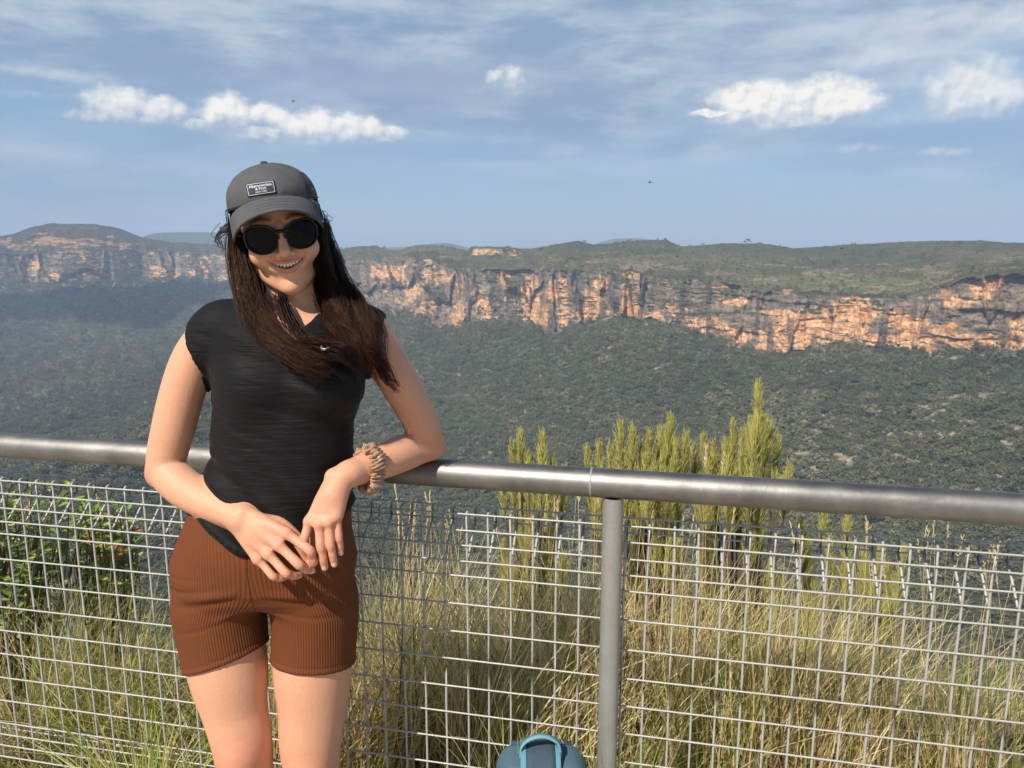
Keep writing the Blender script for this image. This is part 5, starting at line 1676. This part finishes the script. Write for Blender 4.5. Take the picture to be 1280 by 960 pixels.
feather_shrub(tips_from([(866, 566), (878, 552), (892, 558), (906, 560), (916, 534), (928, 540), (938, 530), (948, 486), (956, 528), (964, 534), (974, 552), (986, 585)], 3.05, 44, 42), tuple(P(930, 900, 3.05)[:2]) + (-.6,), 'tallest feathery shrub, with one pointed spire well above the rail', 42)
feather_shrub(tips_from([(628, 600), (640, 560), (650, 546), (664, 575), (678, 546), (692, 580), (706, 590)], 3.0, 30, 43), tuple(P(665, 900, 3.0)[:2]) + (-.6,), 'small feathery shrub with two thin tips above the rail, left of the post', 43)
feather_shrub(tips_from([(1000, 655), (1030, 640), (1060, 650), (1100, 690), (1130, 690)], 3.1, 22, 44, fill=120), tuple(P(1060, 900, 3.1)[:2]) + (-.7,), 'low feathery shrub below the rail on the right side', 44)

# ------------------------------------------------------------------ broad-leaved shrub on the left
def leafy_shrub(outline, Y, root, label, seed, n, Lf=.045, red=.18, depth=.22, fill=100):
    g = np.random.default_rng(seed); oa = np.array(outline, float)
    e_ = empty('leafy_shrub', root, label, 'shrub', 'broad-leaved shrubs behind the mesh')
    stems, V_, Q_, T_ = [], [], [], []
    k = 0
    for i in range(n):
        x = g.uniform(oa[0, 0], oa[-1, 0]); yt = np.interp(x, oa[:, 0], oa[:, 1])
        tip = P(x, yt + g.random() ** 1.2 * fill, Y + g.uniform(-depth, depth))
        c1 = np.array(root) * .35 + tip * .65 + g.normal(size=3) * .03
        path = catmull([np.array(root), c1, tip], 16); stems.append(path)
        isred = g.random() < red
        for j_ in range(13):
            t_ = .45 + .55 * j_ / 12
            p0 = path[int(t_ * 15)] + g.normal(size=3) * .004
            an = j_ * 2.4 + g.random(); up = g.uniform(.1, .9)
            d = np.array([math.cos(an), math.sin(an), up]); d /= np.linalg.norm(d)
            L = Lf * g.uniform(.6, 1.15) * (1 if j_ < 11 else .7)
            s = np.cross(d, [0, 0, 1]); s /= np.linalg.norm(s) + 1e-9; nn = np.cross(s, d)
            wv_ = L * .20
            pts_ = [p0, p0 + d * L * .35 - s * wv_ + nn * .003, p0 + d * L * .35 + s * wv_ + nn * .003, p0 + d * L * .35 - nn * .003, p0 + d * L * .7 - s * wv_ * .8, p0 + d * L * .7 + s * wv_ * .8, p0 + d * L * .7 - nn * .004, p0 + d * L - nn * .004]
            b_ = len(V_) * 8
            V_.append(pts_); Q_.append(np.array([[0, 1, 3, 3], [0, 3, 2, 2], [1, 4, 6, 3], [3, 6, 5, 2], [4, 7, 6, 6], [6, 7, 5, 5]]) + b_)
            c = np.array([.20, .32, .07]) * g.uniform(.7, 1.5)
            if g.random() < .3: c = np.array([.50, .56, .18])
            if isred and j_ > 7: c = np.array([.46, .20, .07]) * g.uniform(.7, 1.1)
            T_.append(np.repeat(c[None], 8, 0))
    v = np.concatenate([np.array(p_) for p_ in V_]); q = np.concatenate(Q_)
    tri = q[q[:, 2] == q[:, 3]][:, :3]; qd = q[q[:, 2] != q[:, 3]]
    me = new_mesh('leaves', v, [qd, tri]); set_col(me, 'tint', np.concatenate(T_)); link('leaves', me, mneedle, e_)
    v, q = tubes(stems, np.tile(np.linspace(.006, .0015, 16)[None], (len(stems), 1)), 5)
    link('stems', new_mesh('stems', v, q, True), mbark, e_)
leafy_shrub([(-60, 560), (-20, 575), (5, 590), (25, 592), (45, 588), (70, 590), (95, 600)], 2.35, tuple(P(20, 900, 2.4)[:2]) + (-.1,), 'green broad-leaved shrub with reddish new tips behind the mesh on the far left', 51, 42, Lf=.06, red=.12)
leafy_shrub([(95, 618), (120, 622), (150, 625), (172, 632)], 2.45, tuple(P(140, 900, 2.5)[:2]) + (-.15,), 'smaller green shrub with rusty tips behind the mesh, right of the taller leafy one', 52, 34, fill=60, red=.25, Lf=.06)

# ------------------------------------------------------------------ backpack
bc = P(678, 940, 1.45); BX, BY = bc[0], 1.445
mb_dark = simple('slate_fabric', (.060, .120, .165), .8, var=.2, scale=120, bump=.0006, bscale=900)
mb_teal = simple('teal_fabric', (.085, .24, .32), .75, var=.15, scale=120, bump=.0006, bscale=900)
mb_navy = simple('navy_fabric', (.035, .065, .095), .8, var=.2, scale=120, bump=.0006, bscale=900)
mb_web = simple('webbing', (.13, .30, .36), .7, var=.1, scale=200)
ztop = P(678, 938, 1.44)[2]
pack = empty('backpack', (BX, BY, 0), 'dark teal backpack with haul loop standing in front of the wire mesh', 'backpack')
def rbox(c, h, r, k=.02, taper=0.0):
    c = np.array(c); h = np.array(h)
    G = Grid(*[axis(c[i] - h[i] - r - .02, c[i] + h[i] + r + .02, [], .005, .005) for i in range(3)])
    def fn(x, y, z):
        tz = 1 - taper * np.clip((z - c[2]) / h[2], -1, 1)
        qx = np.abs(x - c[0]) / tz - h[0]; qy = np.abs(y - c[1]) / tz - h[1]; qz = np.abs(z - c[2]) - h[2]
        return np.sqrt(np.maximum(qx, 0) ** 2 + np.maximum(qy, 0) ** 2 + np.maximum(qz, 0) ** 2) + np.minimum(np.maximum(qx, np.maximum(qy, qz)), 0) - r
    G.D = fn(*G.pts((slice(None),) * 3)).astype(np.float32)
    v, f = surface(G); v = relax(v, f, 3)
    v = v + normals(v, f) * (fbm(v[:, 0] * 14, v[:, 1] * 14, v[:, 2] * 14, 3, 401) * .004)[:, None]
    return v, f
r0 = .05
v, f = rbox((BX, BY, ztop / 2 - .005), (.062, .025, ztop / 2 - r0 - .01), r0, taper=.14); link('main_body', new_mesh('main_body', v, f, True), mb_dark, pack)
v, f = rbox((BX, BY - .068, .20), (.048, .012, .14), .032, taper=.05); pk = link('front_pocket', new_mesh('front_pocket', v, f, True), mb_teal, pack)
# centre panel and bands over the lid
def over(x0, x1, mat, name, z_off):
    prof = []
    for a in np.linspace(-1.0, 1.0, 20):
        yy = BY + a * .062; zz_ = ztop - .008 - .050 * abs(a) ** 2.6 + z_off
        prof.append((yy, zz_))
    prof = [(BY - .079, ztop - .20 + z_off), (BY - .078, ztop - .12)] + prof
    v = []
    for yy, zz_ in prof:
        for x in np.linspace(x0, x1, 6): v.append((BX + x, yy - (.004 if yy < BY - .07 else 0), zz_ + .008 * (1 - (x / .1) ** 2)))
    ii = np.arange(len(v)).reshape(-1, 6); q = np.stack([ii[:-1, :-1], ii[:-1, 1:], ii[1:, 1:], ii[1:, :-1]], -1).reshape(-1, 4)
    o = link(name, new_mesh(name, v, q, True), mat, pack); m_ = o.modifiers.new('thick', 'SOLIDIFY'); m_.thickness = .004; m_.offset = 1
over(-.034, .026, mb_navy, 'lid_panel', .004)
over(-.046, -.034, mb_teal, 'lid_band', .006)
over(.026, .036, mb_teal, 'lid_band', .006)
lp = [(BX + x, BY - .012, ztop + z_) for x, z_ in [(-.045, -.008), (-.043, .012), (-.030, .028), (-.008, .036), (.014, .033), (.032, .018), (.036, -.008)]]
lp = catmull(lp, 40)
v = []
for p_ in lp:
    for dy, dn in ((-.007, 0), (.007, 0)): v.append((p_[0], p_[1] + dy, p_[2]))
ii = np.arange(80).reshape(40, 2); q = np.stack([ii[:-1, 0], ii[:-1, 1], ii[1:, 1], ii[1:, 0]], -1)
o = link('haul_loop', new_mesh('haul_loop', v, q, True), mb_web, pack); m_ = o.modifiers.new('thick', 'SOLIDIFY'); m_.thickness = .0035
zp = [[(BX + x, BY - .070 + .01 * abs(x) / .08, ztop - .055 - .04 * (x / .09) ** 2) for x in np.linspace(-.070, .070, 30)]]
v, q = tubes(zp, np.full((1, 30), .0022), 6); link('zip', new_mesh('zip', v, q, True), mb_web, pack)
for s_ in (-1, 1):
    pts_ = catmull([(BX + s_ * .045, BY + .07, ztop - .03), (BX + s_ * .055, BY + .098, ztop - .12), (BX + s_ * .065, BY + .098, ztop - .25), (BX + s_ * .08, BY + .07, ztop - .38)], 20)
    v = []
    for p_ in pts_: v += [(p_[0] - .02, p_[1], p_[2]), (p_[0] + .02, p_[1], p_[2])]
    ii = np.arange(40).reshape(20, 2); q = np.stack([ii[:-1, 0], ii[:-1, 1], ii[1:, 1], ii[1:, 0]], -1)
    o = link('shoulder_strap', new_mesh('shoulder_strap', v, q, True), mb_navy, pack); m_ = o.modifiers.new('thick', 'SOLIDIFY'); m_.thickness = .008

# ------------------------------------------------------------------ birds
mbird = simple('dark_feathers', (.02, .02, .022), .7)
def bird(px_, py_, Y, span, yaw, label, wing=.35):
    c = P(px_, py_, Y)
    G = Grid(*[axis(-.6 * span, .6 * span, [], span / 60, span / 60) for i in range(3)])
    G.chain([(0, -.30 * span, .0), (0, -.05 * span, 0), (0, .22 * span, 0), (0, .33 * span, .02 * span)], np.array([.012, .055, .045, .03]) * span, .01 * span)
    for s_ in (-1, 1):
        G.chain([(0, .08 * span, .01 * span), (s_ * .22 * span, .12 * span, wing * .35 * span), (s_ * .48 * span, -.04 * span, wing * .30 * span)], np.array([.05, .06, .014]) * span, .02 * span, squash=(np.array([0, 0, 1.0]), 3.0))
    v, f = surface(G); ca, sa = math.cos(yaw), math.sin(yaw)
    v = v @ np.array([[ca, sa, 0], [-sa, ca, 0], [0, 0, 1]])
    e_ = empty('bird', c, label, 'bird', 'small dark birds in the air')
    me = new_mesh('bird_body', v + c, f, True); link('bird_body', me, mbird, e_)
bird(367, 127, 60, .45, 1.0, 'tiny dark bird in the sky above the woman\'s cap', .8)
bird(813, 228, 55, .50, 1.4, 'tiny dark bird flying in clear sky right of centre', .5)
bird(1052, 311, 70, .50, 1.9, 'tiny dark bird skimming the plateau skyline on the right', .6)
SC.view_settings.view_transform = 'Standard'; SC.view_settings.look = 'None'
SC.view_settings.exposure = 0.34; SC.view_settings.gamma = 1.0; SC.view_settings.use_curve_mapping = False
SC.render.engine = 'CYCLES'
SC.cycles.use_denoising = True
SC.cycles.max_bounces = 6; SC.cycles.diffuse_bounces = 3; SC.cycles.glossy_bounces = 3; SC.cycles.transparent_max_bounces = 8
SC.cycles.volume_bounces = 1; SC.cycles.caustics_reflective = False; SC.cycles.caustics_refractive = False
